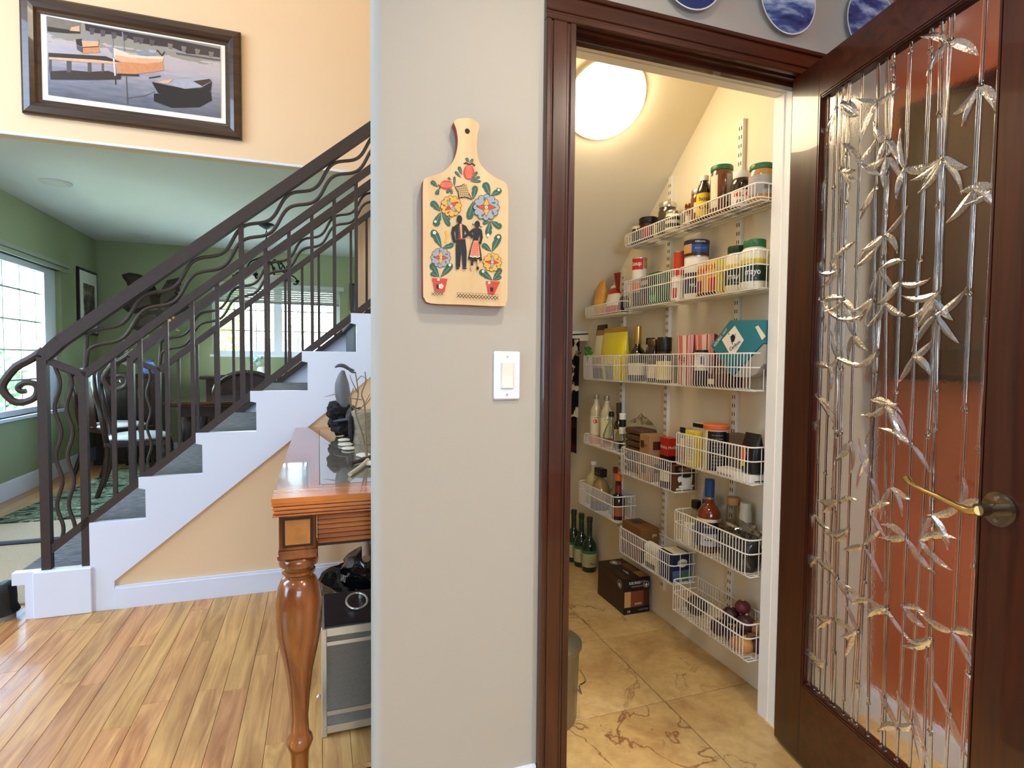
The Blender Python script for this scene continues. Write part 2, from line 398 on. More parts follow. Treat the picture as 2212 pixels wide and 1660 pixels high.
# ---- pantry door casing and jambs
def casing(name, pts, m):
    """pts: box x0,x1,z0,z1 and direction of the profile across its width"""
    x0, x1, z0, z1, vert = pts; b = MB(); b.box(x0, x1, 1.334, 1.35, z0, z1, 0, .002)
    if vert:
        w = x1-x0
        for a, c, d in ((.0, .16, .006), (.22, .70, .004), (.80, 1.0, .005)): b.box(x0+w*a, x0+w*c, 1.334-d, 1.336, z0, z1, 0, .0022)
    else:
        w = z1-z0
        for a, c, d in ((.0, .2, .005), (.3, .78, .004), (.84, 1.0, .006)): b.box(x0, x1, 1.334-d, 1.336, z0+w*a, z0+w*c, 0, .0022)
    return struct(name, b, m)
casing('trim_2', (.543, .625, 0, 2.036, True), CASING)
casing('trim_3', (1.395, 1.478, 0, 2.036, True), CASING)
casing('trim_4', (.543, 1.478, 2.036, 2.113, False), CASINGX)
struct('trim_5', MB().box(.61, .63, 1.35, 1.394, 0, 2.05).box(1.39, 1.41, 1.35, 1.39, 0, 2.05), CASING)
struct('trim_6', MB().box(.61, 1.41, 1.35, 1.392, 2.03, 2.05).box(.63, 1.39, 1.372, 1.392, 2.018, 2.03), CASINGX)
struct('trim_7', MB().box(.61, .63, 1.394, 1.465, 0, 2.05).box(1.39, 1.41, 1.392, 1.465, 0, 2.05).box(.63, 1.39, 1.392, 1.465, 2.03, 2.05).box(.63, 1.39, 1.425, 1.43, 2.027, 2.031).box(1.387, 1.391, 1.42, 1.425, 0, 2.03), JAMBW)

# ---- staircase
RISE, RUN, NOS = .201, .2405, .027
rX = lambda k: -.775+(k-3)*RUN
tZ = lambda k: .2125+(k-1)*RISE
def carpet_mat():
    t = NT('stair_carpet'); t.set(.95, 0, .1); v = t.coord(False, (14, 130, 130))
    n = t.noise(v, 1.6, 3); t.link(t.ramp(n, [(.3, lin((74, 76, 82))), (.55, lin((124, 126, 130))), (.75, lin((160, 160, 158)))]), t.b.inputs['Base Color']); t.bump(n, .5, .004); return t.m
CARPET = carpet_mat()
st = thing('staircase', 'white-sided staircase with grey carpeted treads rising to the right', 'staircase', (-1.25, 3.6, 0))
poly = [(rX(1)+.01, 0), (rX(1)+.01, tZ(1)-.055), (rX(1)-NOS-.01, tZ(1)-.055), (rX(1)-NOS-.01, tZ(1))]
poly += [(-1.0, tZ(1)), (-1.0, tZ(2))]
for k in range(3, 9):
    poly += [(rX(k), tZ(k-1)), (rX(k), tZ(k)-.058), (rX(k)-NOS, tZ(k)-.052), (rX(k)-NOS, tZ(k))]
poly += [(.498, tZ(8)), (.498, .133+.819*(.498+.906)), (-.906, .133), (-.906, 0)]
MB().prism(poly, lambda u, v, d: (u, d, v), 3.035, 3.075).build('stringer', WHITE, st)
MB().box(-1.212, -.99, 3.02, 3.036, 0, .212, 0, .004).build('starter_block', WHITE, st)
for k in range(1, 9):
    x1 = rX(k+1)+.02 if k < 8 else .498
    MB().box(rX(k)-NOS, x1, 3.075, 4.2, tZ(k)-.05, tZ(k)-.004, 0, .012).build('tread', CARPET, st)
    MB().box(rX(k), rX(k)+.03, 3.075, 4.2, max(0, tZ(k)-RISE-.004), tZ(k)-.04).build('riser', CARPET, st)
MB().box(rX(1), .262, 4.2, 4.262, 0, .2).prism([(rX(1), .2), (.262, .2), (.262, .2+(.262-rX(1))*.832), (rX(1), .21)], lambda u, v, d: (u, d, v), 4.2, 4.262).build('far_stringer', WHITE, st)
struct('wall_under_stair', MB().prism([(-.906, 0), (.5, 0), (.5, 1.33), (-.906, .18)], lambda u, v, d: (u, d, v), 3.05, 3.12), PEACH)

# ---- iron stair railings
def make_rail(Y):
    rt = thing('stair_railing', 'bronzed iron stair railing with scrolled end, nearest the hall', 'railing', (-1.17, Y, .2125))
    q = .992
    hr = lambda x: HC+(1.872-HC)*q+.8356*(x+.361*q); md = lambda x: HC+(1.654-HC)*q+.848*(x+.363*q); bo = lambda x: HC+(.954-HC)*q+.833*(x+.37*q)
    xe = .49
    h = MB(); P = [(-1.165, Y, hr(-1.165)-.015)]+[(x, Y, hr(x)) for x in (-1.1, -.4, .2, xe)]
    for a, b in zip(P, P[1:]): h.bar(a, b, .046, .052)
    h.bar((-1.1, Y, hr(-1.1)+.022), (xe, Y, hr(xe)+.022), .03, .02); h.build('handrail', IRON, rt)
    MB().bar((-1.015, Y, md(-1.015)), (xe, Y, md(xe)), .03, .034).build('middle_rail', IRON, rt)
    MB().bar((-1.17, Y, bo(-1.17)), (xe, Y, bo(xe)), .03, .034).build('bottom_rail', IRON, rt)
    MB().bar((-1.16, Y, 1.163), (-1.015, Y, 1.098), .026, .028).build('cross_bar', IRON, rt)
    MB().box(-1.187, -1.151, Y-.018, Y+.018, .2125, 1.175).build('post', IRON, rt)
    MB().box(-1.035, -1.004, Y-.015, Y+.015, .2125, 1.112).build('post', IRON, rt)
    for i in range(13):
        x = (-.909+.1099*i)*q; full = (i == 5 or i == 12); w = .011 if full else .0085
        MB().box(x-w, x+w, Y-w, Y+w, bo(x), hr(x) if full else md(x)).build('baluster', IRON, rt)
    for fr in (.37, .68):
        path = []; x = -1.11 if fr < .5 else -1.055
        x0 = x
        while x < xe:
            base_z = hr(x)*(1-fr)+md(x)*fr; s = x*1.3
            if x < -1.0: base_z = min(base_z, 1.16-(x+1.16)*.45+.1*max(0, x-x0))
            path.append((x-.018*sin((x-.03)*2*pi/.212)*.6, Y, base_z+.020*sin((x-.03)*2*pi/.212))); x += .0133
        MB().tube(path, .0085, 8).build('wavy_bar', IRON, rt)
    for xc in (-1.118, -1.074):
        path = []; z = bo(xc)
        while z < 1.175-(xc+1.172)*.45:
            path.append((xc+.011*sin((z-1.0)*2*pi/.222), Y, z)); z += .0139
        MB().tube(path, .0085, 8).build('wavy_baluster', IRON, rt)
    sp = [(-1.165, 1.205), (-1.212, 1.167), (-1.261, 1.135), (-1.29, 1.1), (-1.316, 1.052), (-1.311, 1.018), (-1.281, .979), (-1.245, .973), (-1.208, .989), (-1.193, 1.013), (-1.192, 1.041), (-1.206, 1.057), (-1.234, 1.06), (-1.257, 1.048), (-1.261, 1.031), (-1.247, 1.022), (-1.232, 1.024)]
    path = smooth_path([(a, Y, b) for a, b in sp], 4); n = len(path)
    MB().tube(path, [.019-.008*i/n for i in range(n)], 8).build('scroll', IRON, rt)
    return rt
rail = make_rail(3.062)
copy_tree(rail, None, (-1.17+.033, 3.062+1.128, .2125), label='bronzed iron stair railing on the far side, toward the dining room')

# ---- dining windows
def window(name, horiz, fixed, a0, a1, z0, z1, ma, mz, centre=None):
    """horiz: 'Y' = window in a wall of constant X, 'X' = in a wall of constant Y"""
    w = MB(); F = .05
    def bx(mb, p0, p1, q0, q1, d0, d1): mb.box(d0, d1, p0, p1, q0, q1) if horiz == 'Y' else mb.box(p0, p1, d0, d1, q0, q1)
    d0, d1 = fixed
    bx(w, a0, a1, z0, z0+F, d0, d1); bx(w, a0, a1, z1-F, z1, d0, d1); bx(w, a0, a0+F, z0+F, z1-F, d0, d1); bx(w, a1-F, a1, z0+F, z1-F, d0, d1)
    root = struct(name, w, WHITE); ORG[root.name] = Vector()
    dm = (d0+d1)/2; MUN = mat('muntin_grey', (150, 165, 168), .5)
    if centre: c = MB(); bx(c, centre-.05, centre+.05, z0+F, z1-F, d0+.005, d1-.005); c.build('mullion', WHITE, root)
    for a in ma: c = MB(); bx(c, a-.006, a+.006, z0+F, z1-F, dm-.006, dm+.006); c.build('muntin', MUN, root)
    for z in mz: c = MB(); bx(c, a0+F, a1-F, z-.007, z+.007, dm-.0065, dm+.0065); c.build('muntin', MUN, root)
    A = [a0+F]+sorted(ma)+[a1-F]; Z = [z0+F]+sorted(mz)+[z1-F]
    for i in range(len(A)-1):
        for j in range(len(Z)-1):
            c = MB(); bx(c, A[i], A[i+1], Z[j], Z[j+1], dm-.001, dm+.001); c.build('pane', PANE, root)
    return root
w1 = window('window_1', 'Y', (-2.53, -2.48), WY0, WY1, WZ0, WZ1, [4.98, 5.27, 5.56, 5.85, 6.14, 6.43], [.97, 1.235, 1.5, 1.77])
MB().box(-2.48, -2.405, WY0-.05, WY1+.03, WZ0-.03, WZ0, 0, .004).build('sill', WHITE, w1)
MB().box(-2.482, -2.475, 6.55, 6.75, WZ0+.05, WZ1-.05).build('sash_stile', WHITE, w1)
BLIND = mat('cellular_blind', (196, 200, 196), .7, var=.04)
bl = MB(); bl.box(-2.47, -2.40, WY0, WY1+.13, 2.075, 2.12, 0, .003); bl.box(-2.46, -2.41, WY0, WY1+.13, 2.03, 2.07)
tag(bl.build('window_blind', mat('blind_headrail', (150, 158, 140), .5)), 'raised pale blind stacked above the large left dining window', 'blind')
w2 = window('window_2', 'X', (7.80, 7.85), BX0, BX1, BZ0, BZ1, [-1.0, -.75, -.25, .02], [1.53, 1.79], centre=-.49)
MB().box(BX0-.03, BX1+.03, 7.735, 7.8, BZ0-.03, BZ0, 0, .004).build('sill', WHITE, w2)
b2 = thing('window_blind', 'half-lowered white pleated blind in the back dining window', 'blind', (-.48, 7.76, 1.9))
for i in range(6): MB().box(BX0+.01, BX1-.01, 7.755, 7.785, 1.9+i*.028, 1.925+i*.028, 0, .004).build('slat', BLIND, b2)
MB().box(BX0-.03, BX1+.05, 7.735, 7.785, 2.07, 2.125, 0, .004).build('headrail', BLIND, b2)
MB().box(BX0+.01, BX1-.01, 7.757, 7.783, 1.875, 1.899, 0, .003).build('bottom_rail', mat('blind_bottom_rail', (140, 146, 146), .5), b2)

# ---- outdoors beyond the dining windows
struct('ground', MB().box(-40, 30, 7.9, 60, -.5, -.4).box(-40, -2.6, -5, 7.9, -.5, -.4), mat('lawn_and_paving', (196, 196, 176), .9, var=.2, vs=.6))
LEAF = [mat('leaf_bright', (150, 190, 70), .6, var=.3, vs=3), mat('leaf_blue_green', (96, 140, 96), .6, var=.3, vs=3)]
def shrub_mesh(seed, n, rx, ry, rz, ls):
    rn = random.Random(seed); m = MB(); V = []; F = []
    for _ in range(n):
        while True:
            p = Vector((rn.uniform(-1, 1), rn.uniform(-1, 1), rn.uniform(-1, 1)))
            if .35 < p.length < 1*(1+.25*noise.noise(p*2.5+Vector((seed, 0, 0)))): break
        c = Vector((p.x*rx, p.y*ry, p.z*rz+rz)); a = Vector((rn.gauss(0, 1), rn.gauss(0, 1), rn.gauss(0, 1))).normalized()*ls; b = a.orthogonal().normalized()*ls*.5
        o = len(V); V += [c-a, c+b, c+a, c-b]; F.append((o, o+1, o+2, o+3))
    return m.add(V, F)
def shrub(name, label, loc, seed, dims, mi, n=1500, ls=.09, trunk=0):
    t = thing(name, label, 'tree' if trunk else 'shrub', loc, 'greenery outside the dining windows')
    m = shrub_mesh(seed, n, *dims, ls); m.V = [v+Vector(loc)+Vector((0, 0, trunk)) for v in m.V]; m.build('foliage', LEAF[mi], t, kind='stuff')
    MB().tube([(loc[0], loc[1], loc[2]), (loc[0]+.05, loc[1], loc[2]+trunk+dims[2]*.9)], [.09, .04], 7).build('trunk', mat('tree_trunk', (92, 74, 58), .9), t)
GZ = -.4
shrub('tree', 'tall bright green tree seen through the upper left dining window', (-7.6, 9.8, GZ), 1, (2.2, 2.2, 1.8), 0, 2200, .16, 1.6)
shrub('tree', 'bright green tree at the left edge of the large dining window', (-6.6, 5.2, GZ), 2, (1.6, 1.3, 1.6), 0, 1800, .14, 2.2)
shrub('shrub', 'blue-green shrub low behind the large left dining window', (-4.6, 8.0, GZ), 3, (1.0, .8, .75), 1, 1800, .09)
shrub('shrub', 'rounded green shrub right behind the large dining window frame', (-5.6, 10.8, GZ), 4, (1.2, 1.0, .95), 1, 1800, .1)
shrub('shrub', 'low shrub below the scrolled rail end, outside the left window', (-4.1, 6.0, GZ), 5, (.9, .7, .62), 1, 1500, .08)
shrub('tree', 'yellow-green leafy tree at the left of the back dining window', (-2.3, 11.5, GZ), 6, (1.0, .9, 1.5), 0, 2200, .11, .6)
shrub('shrub', 'grey-green shrub at the lower right of the back dining window', (.4, 13.5, GZ), 8, (1.6, 1, .9), 1, 1800, .1)
fe = thing('garden_fence', 'sunlit white board fence outside the dining windows', 'fence', (-9.5, 10, GZ))
for i in range(26):
    MB().box(-10.1, -10.05, 3.2+i*.45, 3.62+i*.45, GZ, 1.5).build('board', WHITE, fe)
fb = thing('garden_fence', 'sunlit white board fence behind the back dining window', 'fence', (0, 16, GZ))
for i in range(24): MB().box(-6+i*.45, -5.58+i*.45, 16, 16.05, GZ, 1.7).build('board', WHITE, fb)
# ================================================================== PANTRY DOOR (open), in its own frame
HX, HY = 1.345, 1.345; DA = radians(101); dvx, dvy = cos(DA), -sin(DA); nvx, nvy = dvy, -dvx      # n points to the visible side
def dp(s, t, z): return (HX+dvx*s-nvx*t, HY+dvy*s-nvy*t, z)
def dbox(mb, s0, s1, t0, t1, z0, z1, mi=0):
    V = [dp(s, t, z) for z in (z0, z1) for s, t in ((s0, t0), (s1, t0), (s1, t1), (s0, t1))]
    return mb.add(V, [(0, 3, 2, 1), (4, 5, 6, 7), (0, 1, 5, 4), (1, 2, 6, 5), (2, 3, 7, 6), (3, 0, 4, 7)], mi)
root = MB(); dbox(root, 0, .116, 0, .035, .012, 2.024)
door = struct('door_1', root, CASINGY); ORG[door.name] = Vector()
dbox(MB(), .632, .76, 0, .035, .012, 2.024).build('stile', CASINGY, door)
dbox(MB(), .116, .632, .0005, .0345, 1.925, 2.024).build('top_rail', CASINGX, door)
dbox(MB(), .116, .632, .0005, .0345, .012, .24).build('bottom_rail', CASINGX, door)
for a in ((.116, .126, .24, 1.925), (.622, .632, .24, 1.925), (.126, .622, 1.915, 1.925), (.126, .622, .24, .25)):
    m = MB(); dbox(m, a[0], a[1], .003, .032, a[2], a[3]); dbox(m, a[0]+(.003 if a[1]-a[0] < .02 else 0), a[1]-(.003 if a[1]-a[0] < .02 else 0), .0, .035, a[2]+(.003 if a[3]-a[2] < .02 else 0), a[3]-(.003 if a[3]-a[2] < .02 else 0)); m.build('glazing_bead', CASINGY, door)
def bamboo_mat(nm, bumpy):
    t = NT(nm); t.set(.04, 0, .5, 0, 1, 1.46); v = t.coord()
    t.link(t.mix(t.noise(v, 5), lin((236, 230, 220)), lin((250, 246, 240))), t.b.inputs['Base Color'])
    t.bump(t.noise(v, 170, 3), bumpy, .002); return t.m
BG = bamboo_mat('textured_cast_glass', .06); BGS = bamboo_mat('moulded_bamboo_glass', .05)
t = NT('frosted_leaf_glass'); t.set(.16, 0, .5, 0, .97, 1.46); v = t.coord(); t.link(t.mix(t.noise(v, 30), lin((232, 224, 210)), lin((250, 246, 238))), t.b.inputs['Base Color']); t.bump(t.noise(v, 220, 2), .5, .002); BGL = t.m
pane = dbox(MB(), .118, .63, .014, .019, .242, 1.923).build('glass_pane', BG, door)
rb = random.Random(5)
stalks = []
xs = [.132, .158, .18, .2, .223, .238, .268, .3, .318, .352, .395, .412, .447, .475, .51, .53, .566, .602]
for i, s0 in enumerate(xs):
    s1 = s0+rb.uniform(-.06, .06)*(.5 if i < 4 else 1); s1 = max(.126, min(.622, s1)); r = rb.uniform(.0038, .006)
    z = .25; pts = []; rad = []; nodes = []; nz = .25+rb.uniform(.03, .25)
    seg = [.25]
    while nz < 1.9: seg.append(nz); nz += rb.uniform(.16, .3)
    seg.append(1.918); kink = 0
    for a, b in zip(seg, seg[1:]):
        kink += rb.uniform(-.004, .004)
        for zz, rr in ((a, r*1.7), (a+.006, r*.85), (a+.012, r), (b-.012, r), (b-.005, r*.9)):
            f = (zz-.25)/1.67; ss = max(.124, min(.625, s0+(s1-s0)*f+kink)); pts.append(dp(ss, .0145, zz)); rad.append(rr)
        nodes.append((max(.124, min(.625, s0+(s1-s0)*((b-.25)/1.67)+kink)), b))
    MB().tube(pts, rad, 10, fl=.5, ref=(nvx, nvy, 0)).build('bamboo_stalk', BGS, pane); stalks.append(nodes)
def leaf3(mb, s, z, ang, L, w, bend):
    """leaf lying on the glass: lens outline with a raised midrib"""
    n = 7; V = []; F = []
    for i in range(n+1):
        f = i/n; a = ang+bend*f; px = s+L*f*cos(ang+bend*f*.5); pz = z+L*f*sin(ang+bend*f*.5); ww = w*sin(pi*min(1, f*.93+.07))**.8*(1-f*.35)
        nx, nz = -sin(a), cos(a)
        for k, tt in ((-1, .0138), (0, .0100), (1, .0138)): V.append(dp(min(.628, max(.12, px+nx*ww*k)), tt, pz+nz*ww*k))
    for i in range(n):
        for k in (0, 1): F.append((i*3+k, i*3+k+1, i*3+k+4, i*3+k+3))
    for i in range(n): F.append((i*3, i*3+3, i*3+5, i*3+2))
    mb.add(V, F, 0, False)
for nodes in stalks[::1]:
    for (s, z) in nodes:
        if rb.random() < .5 and .3 < z < 1.88:
            m = MB()
            for _ in range(rb.choice((2, 3, 3))):
                up = rb.random() < .5
                ang = rb.choice((-1, 1))*rb.uniform(.2, 1.1) if up else rb.uniform(-1.2, -.3)
                if rb.random() < .5: ang = pi-ang
                leaf3(m, s, z, ang, rb.uniform(.06, .1), rb.uniform(.008, .0125), rb.choice((-1, 1))*rb.uniform(.2, 1.1))
            m.build('bamboo_leaves', BGL, pane)
# handle
hd = MB(); s0, z0 = .668, .905
def disc(mb, r, t0, t1, n=28, mi=0):
    V = [dp(s0+r*cos(2*pi*i/n), t, z0+r*sin(2*pi*i/n)) for t in (t0, t1) for i in range(n)]
    mb.add(V, [tuple(range(n)), tuple(range(2*n-1, n-1, -1))]+[(i, (i+1) % n, n+(i+1) % n, n+i) for i in range(n)], mi)
disc(hd, .033, 0, -.005); disc(hd, .029, -.005, -.009); disc(hd, .012, -.009, -.05)
hdl = hd.build('door_handle', mat('aged_nickel', (150, 140, 124), .2, 1, var=.1, vs=20), door)
lv = smooth_path([dp(.672, -.052, .905), dp(.655, -.055, .901), dp(.625, -.056, .905), dp(.59, -.056, .912), dp(.555, -.055, .917), dp(.525, -.053, .924), dp(.507, -.048, .932)], 5)
n = len(lv); MB().tube(lv, [.0125-.006*min(1, i/(n*.6))+(.002 if i > n*.75 else 0) for i in range(n)], 10, fl=.7).build('lever', mat('warm_brass', (214, 184, 120), .2, 1, var=.05), hdl)
for dz in (-.021, .021):
    m = MB(); n = 10; V = [dp(s0+.004*cos(2*pi*i/n), t, z0+dz+.004*sin(2*pi*i/n)) for t in (-.008, -.0115) for i in range(n)]
    m.add(V, [tuple(range(n)), tuple(range(2*n-1, n-1, -1))]+[(i, (i+1) % n, n+(i+1) % n, n+i) for i in range(n)]); m.build('screw', STEEL, hdl)

# dark cupboard hung on the terracotta wall, seen through the glass
cb = thing('wall_cupboard', 'dark wooden cupboard on terracotta wall, seen through bamboo glass', 'cupboard', (1.7, .8, 1.13))
MB().box(1.66, 1.748, .35, 1.25, 1.13, 1.95, 0, .004).build('body', CASINGY, cb)
for y0 in (.37, .815):
    d = MB().box(1.642, 1.659, y0, y0+.42, 1.15, 1.93, 0, .003).build('door_leaf', CASINGY, cb)
    MB().box(1.636, 1.644, y0+.07, y0+.35, 1.22, 1.86, 0, .003).build('panel', CASING, d)

# ================================================================== CUTTING BOARD
OUT = [(.329, 1.755), (.347, 1.757), (.369, 1.746), (.364, 1.721), (.363, 1.686), (.37, 1.656), (.39, 1.636), (.414, 1.623), (.433, 1.617), (.442, 1.605), (.444, 1.565), (.444, 1.483), (.444, 1.345), (.44, 1.321), (.429, 1.312), (.332, 1.312), (.252, 1.312), (.237, 1.324), (.234, 1.344), (.233, 1.509), (.233, 1.587), (.238, 1.603), (.258, 1.612), (.28, 1.623), (.3, 1.643), (.312, 1.67), (.316, 1.701), (.312, 1.727), (.306, 1.742), (.313, 1.75)]
BW = wood('board_maple', (198, 166, 118), (220, 192, 146), 2, 5, 9, .5, .1)
brd = thing('cutting_board', 'painted folk-art wooden cutting board hanging above the light switch', 'cutting board', (.338, 1.34, 1.311))
o2 = smooth_path(OUT, 3, True); o2 = [(p[0], p[1]) for p in o2]
REDGE = mat('red_painted_edge', (150, 66, 50), .55, var=.15)
MB().prism(o2, lambda u, v, d: (u, d, v), 1.349, 1.3265, 0, 1).build('board', [BW, REDGE], brd)
PAL = dict(G=(36, 88, 70), D=(30, 66, 60), R=(202, 58, 38), Y=(224, 164, 60), B=(150, 155, 164), K=(16, 15, 16), P=(226, 150, 118), C=(238, 226, 200), T=(196, 164, 112), O=(222, 120, 70))
PM = [mat('board_paint_'+k, v, .5, var=.1, vs=60) for k, v in PAL.items()]; PI = {k: i for i, k in enumerate(PAL)}
H5 = (1.1048659e-4, -7.9076e-7, .21776636, -3.159401e-5, -1.2267107e-4, 1.65899348, -2.8090856e-5, -4.77875e-6)
H6 = (1.3547416e-4, -1.2027e-7, .21796096, -4.1137457e-5, -1.4615725e-4, 1.5209931, -3.580398e-5, -2.76746e-6)
HP = (5.2105631e-4, -2.504561e-6, -1.6362084, -4.438063e-5, -5.5848261e-4, 3.31210121, -4.239456e-5, -5.799054e-6)
def hom(H, x, y): w = H[6]*x+H[7]*y+1; return ((H[0]*x+H[1]*y+H[2])/w, (H[3]*x+H[4]*y+H[5])/w)
class Print:
    """flat painted shapes layered on a plane of constant Y, in the drawing's own coordinates"""
    def __init__(s, H, y, step, PI): s.mb = MB(); s.H = H; s.y = y; s.step = step; s.k = 0; s.PI = PI
    def poly(s, pts, c, up=0):
        s.k += 1; y = s.y-s.step*(1+s.k*.02+up)
        V = []
        for p in pts: a, b = hom(s.H, p[0], p[1]); V.append((a, y, b))
        s.mb.add(V, [tuple(range(len(V)))], s.PI[c]); return s
    def line(s, pts, w, c, closed=False):
        P = [Vector((p[0], p[1])) for p in pts]; n = len(P)
        for i in range(n if closed else n-1):
            a = P[i]; b = P[(i+1) % n]; d = b-a
            if d.length < 1e-6: continue
            d.normalize(); q = Vector((-d.y, d.x))*(w/2); e = d*(w*.3); s.poly([a-e+q, a-e-q, b+e-q, b+e+q], c)
        return s
    def leaf(s, x0, y0, x1, y1, w, c='G'):
        d = Vector((x1-x0, y1-y0)); L = d.length; d /= L; q = Vector((-d.y, d.x)); P = []
        for f, k in ((0, 0), (.2, .22), (.45, .42), (.7, .5), (.88, .42), (.97, .22), (1, 0), (.97, -.22), (.88, -.42), (.72, -.5), (.62, -.36), (.45, -.42), (.2, -.2)):
            P.append((x0+d.x*L*f+q.x*w*k, y0+d.y*L*f+q.y*w*k))
        s.poly(P, c); s.line([(x0+d.x*L*.15, y0+d.y*L*.15), (x0+d.x*L*.8+q.x*w*.08, y0+d.y*L*.8+q.y*w*.08)], max(5, w*.05), 'B'); return s
    def flower(s, cx, cy, R, ring, pet, rot=0, petR=.72):
        n = 12
        for i in range(n):
            a = 2*pi*i/n+rot; s.poly(ell(cx+R*.78*cos(a), cy+R*.78*sin(a), R*.25, R*.25, 12), 'K')
        for i in range(n):
            a = 2*pi*i/n+rot; s.poly(ell(cx+R*.78*cos(a), cy+R*.78*sin(a), R*.21, R*.21, 12), ring)
        s.poly(ell(cx, cy, R*.8, R*.8, 24), ring)
        for i in range(5):
            a = 2*pi*i/5+.5; s.leaf(cx+R*.45*cos(a), cy+R*.45*sin(a), cx+R*.78*cos(a+.3), cy+R*.78*sin(a+.3), R*.16, 'G')
        for i, c in enumerate(pet):
            a = pi/2*i+rot; tip = (cx+R*petR*cos(a), cy+R*petR*sin(a)); b1 = (cx+R*.3*cos(a+pi/4), cy+R*.3*sin(a+pi/4)); b2 = (cx+R*.3*cos(a-pi/4), cy+R*.3*sin(a-pi/4))
            s.poly([(cx, cy), b1, tip, b2], c); s.line([b1, tip, b2], R*.03, 'K'); s.line([(cx, cy), b1], R*.03, 'K')
        s.poly(ell(cx, cy, R*.17, R*.17, 14), 'K'); s.poly(ell(cx, cy, R*.13, R*.13, 14), 'C'); s.poly(ell(cx, cy, R*.07, R*.07, 10), 'K'); s.poly(ell(cx, cy, R*.035, R*.035, 8), 'C'); return s
    def done(s, name, mats, parent): return s.mb.build(name, mats, parent)
q = Print(H5, 1.3262, .0006, PI)
for l in ((905, 440, 840, 270, 75), (890, 500, 765, 370, 58), (1060, 530, 1215, 380, 70), (1060, 545, 1265, 480, 58), (1060, 565, 1285, 570, 52), (690, 550, 625, 490, 44), (755, 680, 755, 470, 52), (420, 680, 290, 560, 90), (440, 710, 400, 835, 85), (720, 720, 590, 790, 66), (715, 740, 690, 818, 55), (1045, 190, 985, 100, 62), (1050, 190, 1130, 130, 60),
          (1465, 850, 1350, 590, 150), (1480, 850, 1690, 730, 130), (1125, 930, 1175, 655, 125), (1130, 960, 1040, 1330, 150), (475, 1165, 290, 970, 135), (480, 1180, 370, 1465, 150), (500, 1190, 660, 1465, 95), (530, 1230, 665, 1345, 70), (1465, 1370, 1315, 1410, 75), (1470, 1360, 1420, 1650, 140), (1480, 1360, 1690, 1495, 125)): q.leaf(*l)
q.poly(ell(1040, 385, 108, 148, 22), 'R')
for k in (-60, -28, 0, 30, 60): q.line([(1040+k*.6, 260), (1040+k, 385), (1040+k*.6, 500)], 9, 'P')
q.line([(945, 215), (985, 198), (1045, 235), (1110, 210), (1158, 255)], 24, 'K')
q.poly(ell(595, 640, 126, 90, 22), 'R')
for k in (-48, -24, 0, 24, 48): q.line([(490, 640+k*.6), (595, 640+k), (700, 640+k*.6)], 8, 'P')
q.line([(430, 640), (470, 680), (455, 725)], 18, 'K')
q.poly([(780, 680), (950, 625), (985, 640), (1030, 760), (1100, 925), (960, 885), (840, 905), (825, 790)], 'T')
for k in range(6):
    q.line([(815+k*34, 675-k*9), (850+k*38, 890)], 6, 'K'); q.line([(810+k*4, 690+k*38), (985+k*18, 650+k*48)], 6, 'K')
q.line([(770, 680), (870, 665), (950, 622)], 13, 'K'); q.line([(770, 690), (830, 790), (838, 905)], 15, 'K'); q.line([(838, 905), (960, 880), (1100, 930)], 15, 'K'); q.line([(1040, 815), (1100, 930)], 15, 'K')
q.flower(685, 1065, 212, 'Y', 'RBRB', -.6); q.flower(1385, 1090, 262, 'B', 'RYRY', .03)
for c in ((370, 1375), (1630, 745), (1420, 1640)):
    for i in range(5): q.poly(ell(c[0]+16*cos(i*1.257), c[1]+16*sin(i*1.257), 12, 12, 8), 'C')
q.done('painted_flowers', PM, brd)
q = Print(H6, 1.3262, .0006, PI)
for l in ((410, 570, 255, 275, 130), (420, 570, 605, 515, 90), (1225, 640, 1355, 345, 125), (1220, 630, 1072, 505, 95), (370, 1050, 230, 825, 105), (390, 1050, 580, 830, 110), (350, 1040, 225, 985, 72), (1240, 1100, 1028, 935, 115), (1240, 1100, 1380, 905, 95), (1260, 1100, 1382, 1035, 62)): q.leaf(*l)
q.line([(480, 300), (500, 370), (470, 470)], 40, 'Y')
q.flower(395, 730, 164, 'B', 'RYRY', .05); q.flower(1232, 805, 152, 'Y', 'RBRB', .08)
for P_ in (((250, 1063), (500, 1073), (495, 1125), (252, 1117)), ((265, 1130), (490, 1136), (455, 1288), (297, 1282)), ((1130, 1110), (1355, 1118), (1345, 1166), (1136, 1166)), ((1145, 1180), (1330, 1180), (1265, 1326), (1168, 1320))): q.poly(P_, 'R')
q.poly(((318, 1168), (365, 1170), (362, 1242), (320, 1240)), 'K'); q.poly(((1195, 1213), (1248, 1215), (1246, 1286), (1198, 1284)), 'K')
for c in ((395, 1198, 26), (290, 325, 18), (355, 1090, 14), (1180, 1140, 14), (1330, 395, 15), (540, 850, 15), (1080, 955, 15), (1160, 370, 15)):
    for i in range(5): q.poly(ell(c[0]+c[2]*cos(i*1.257), c[1]+c[2]*sin(i*1.257), c[2]*.7, c[2]*.7, 8), 'C')
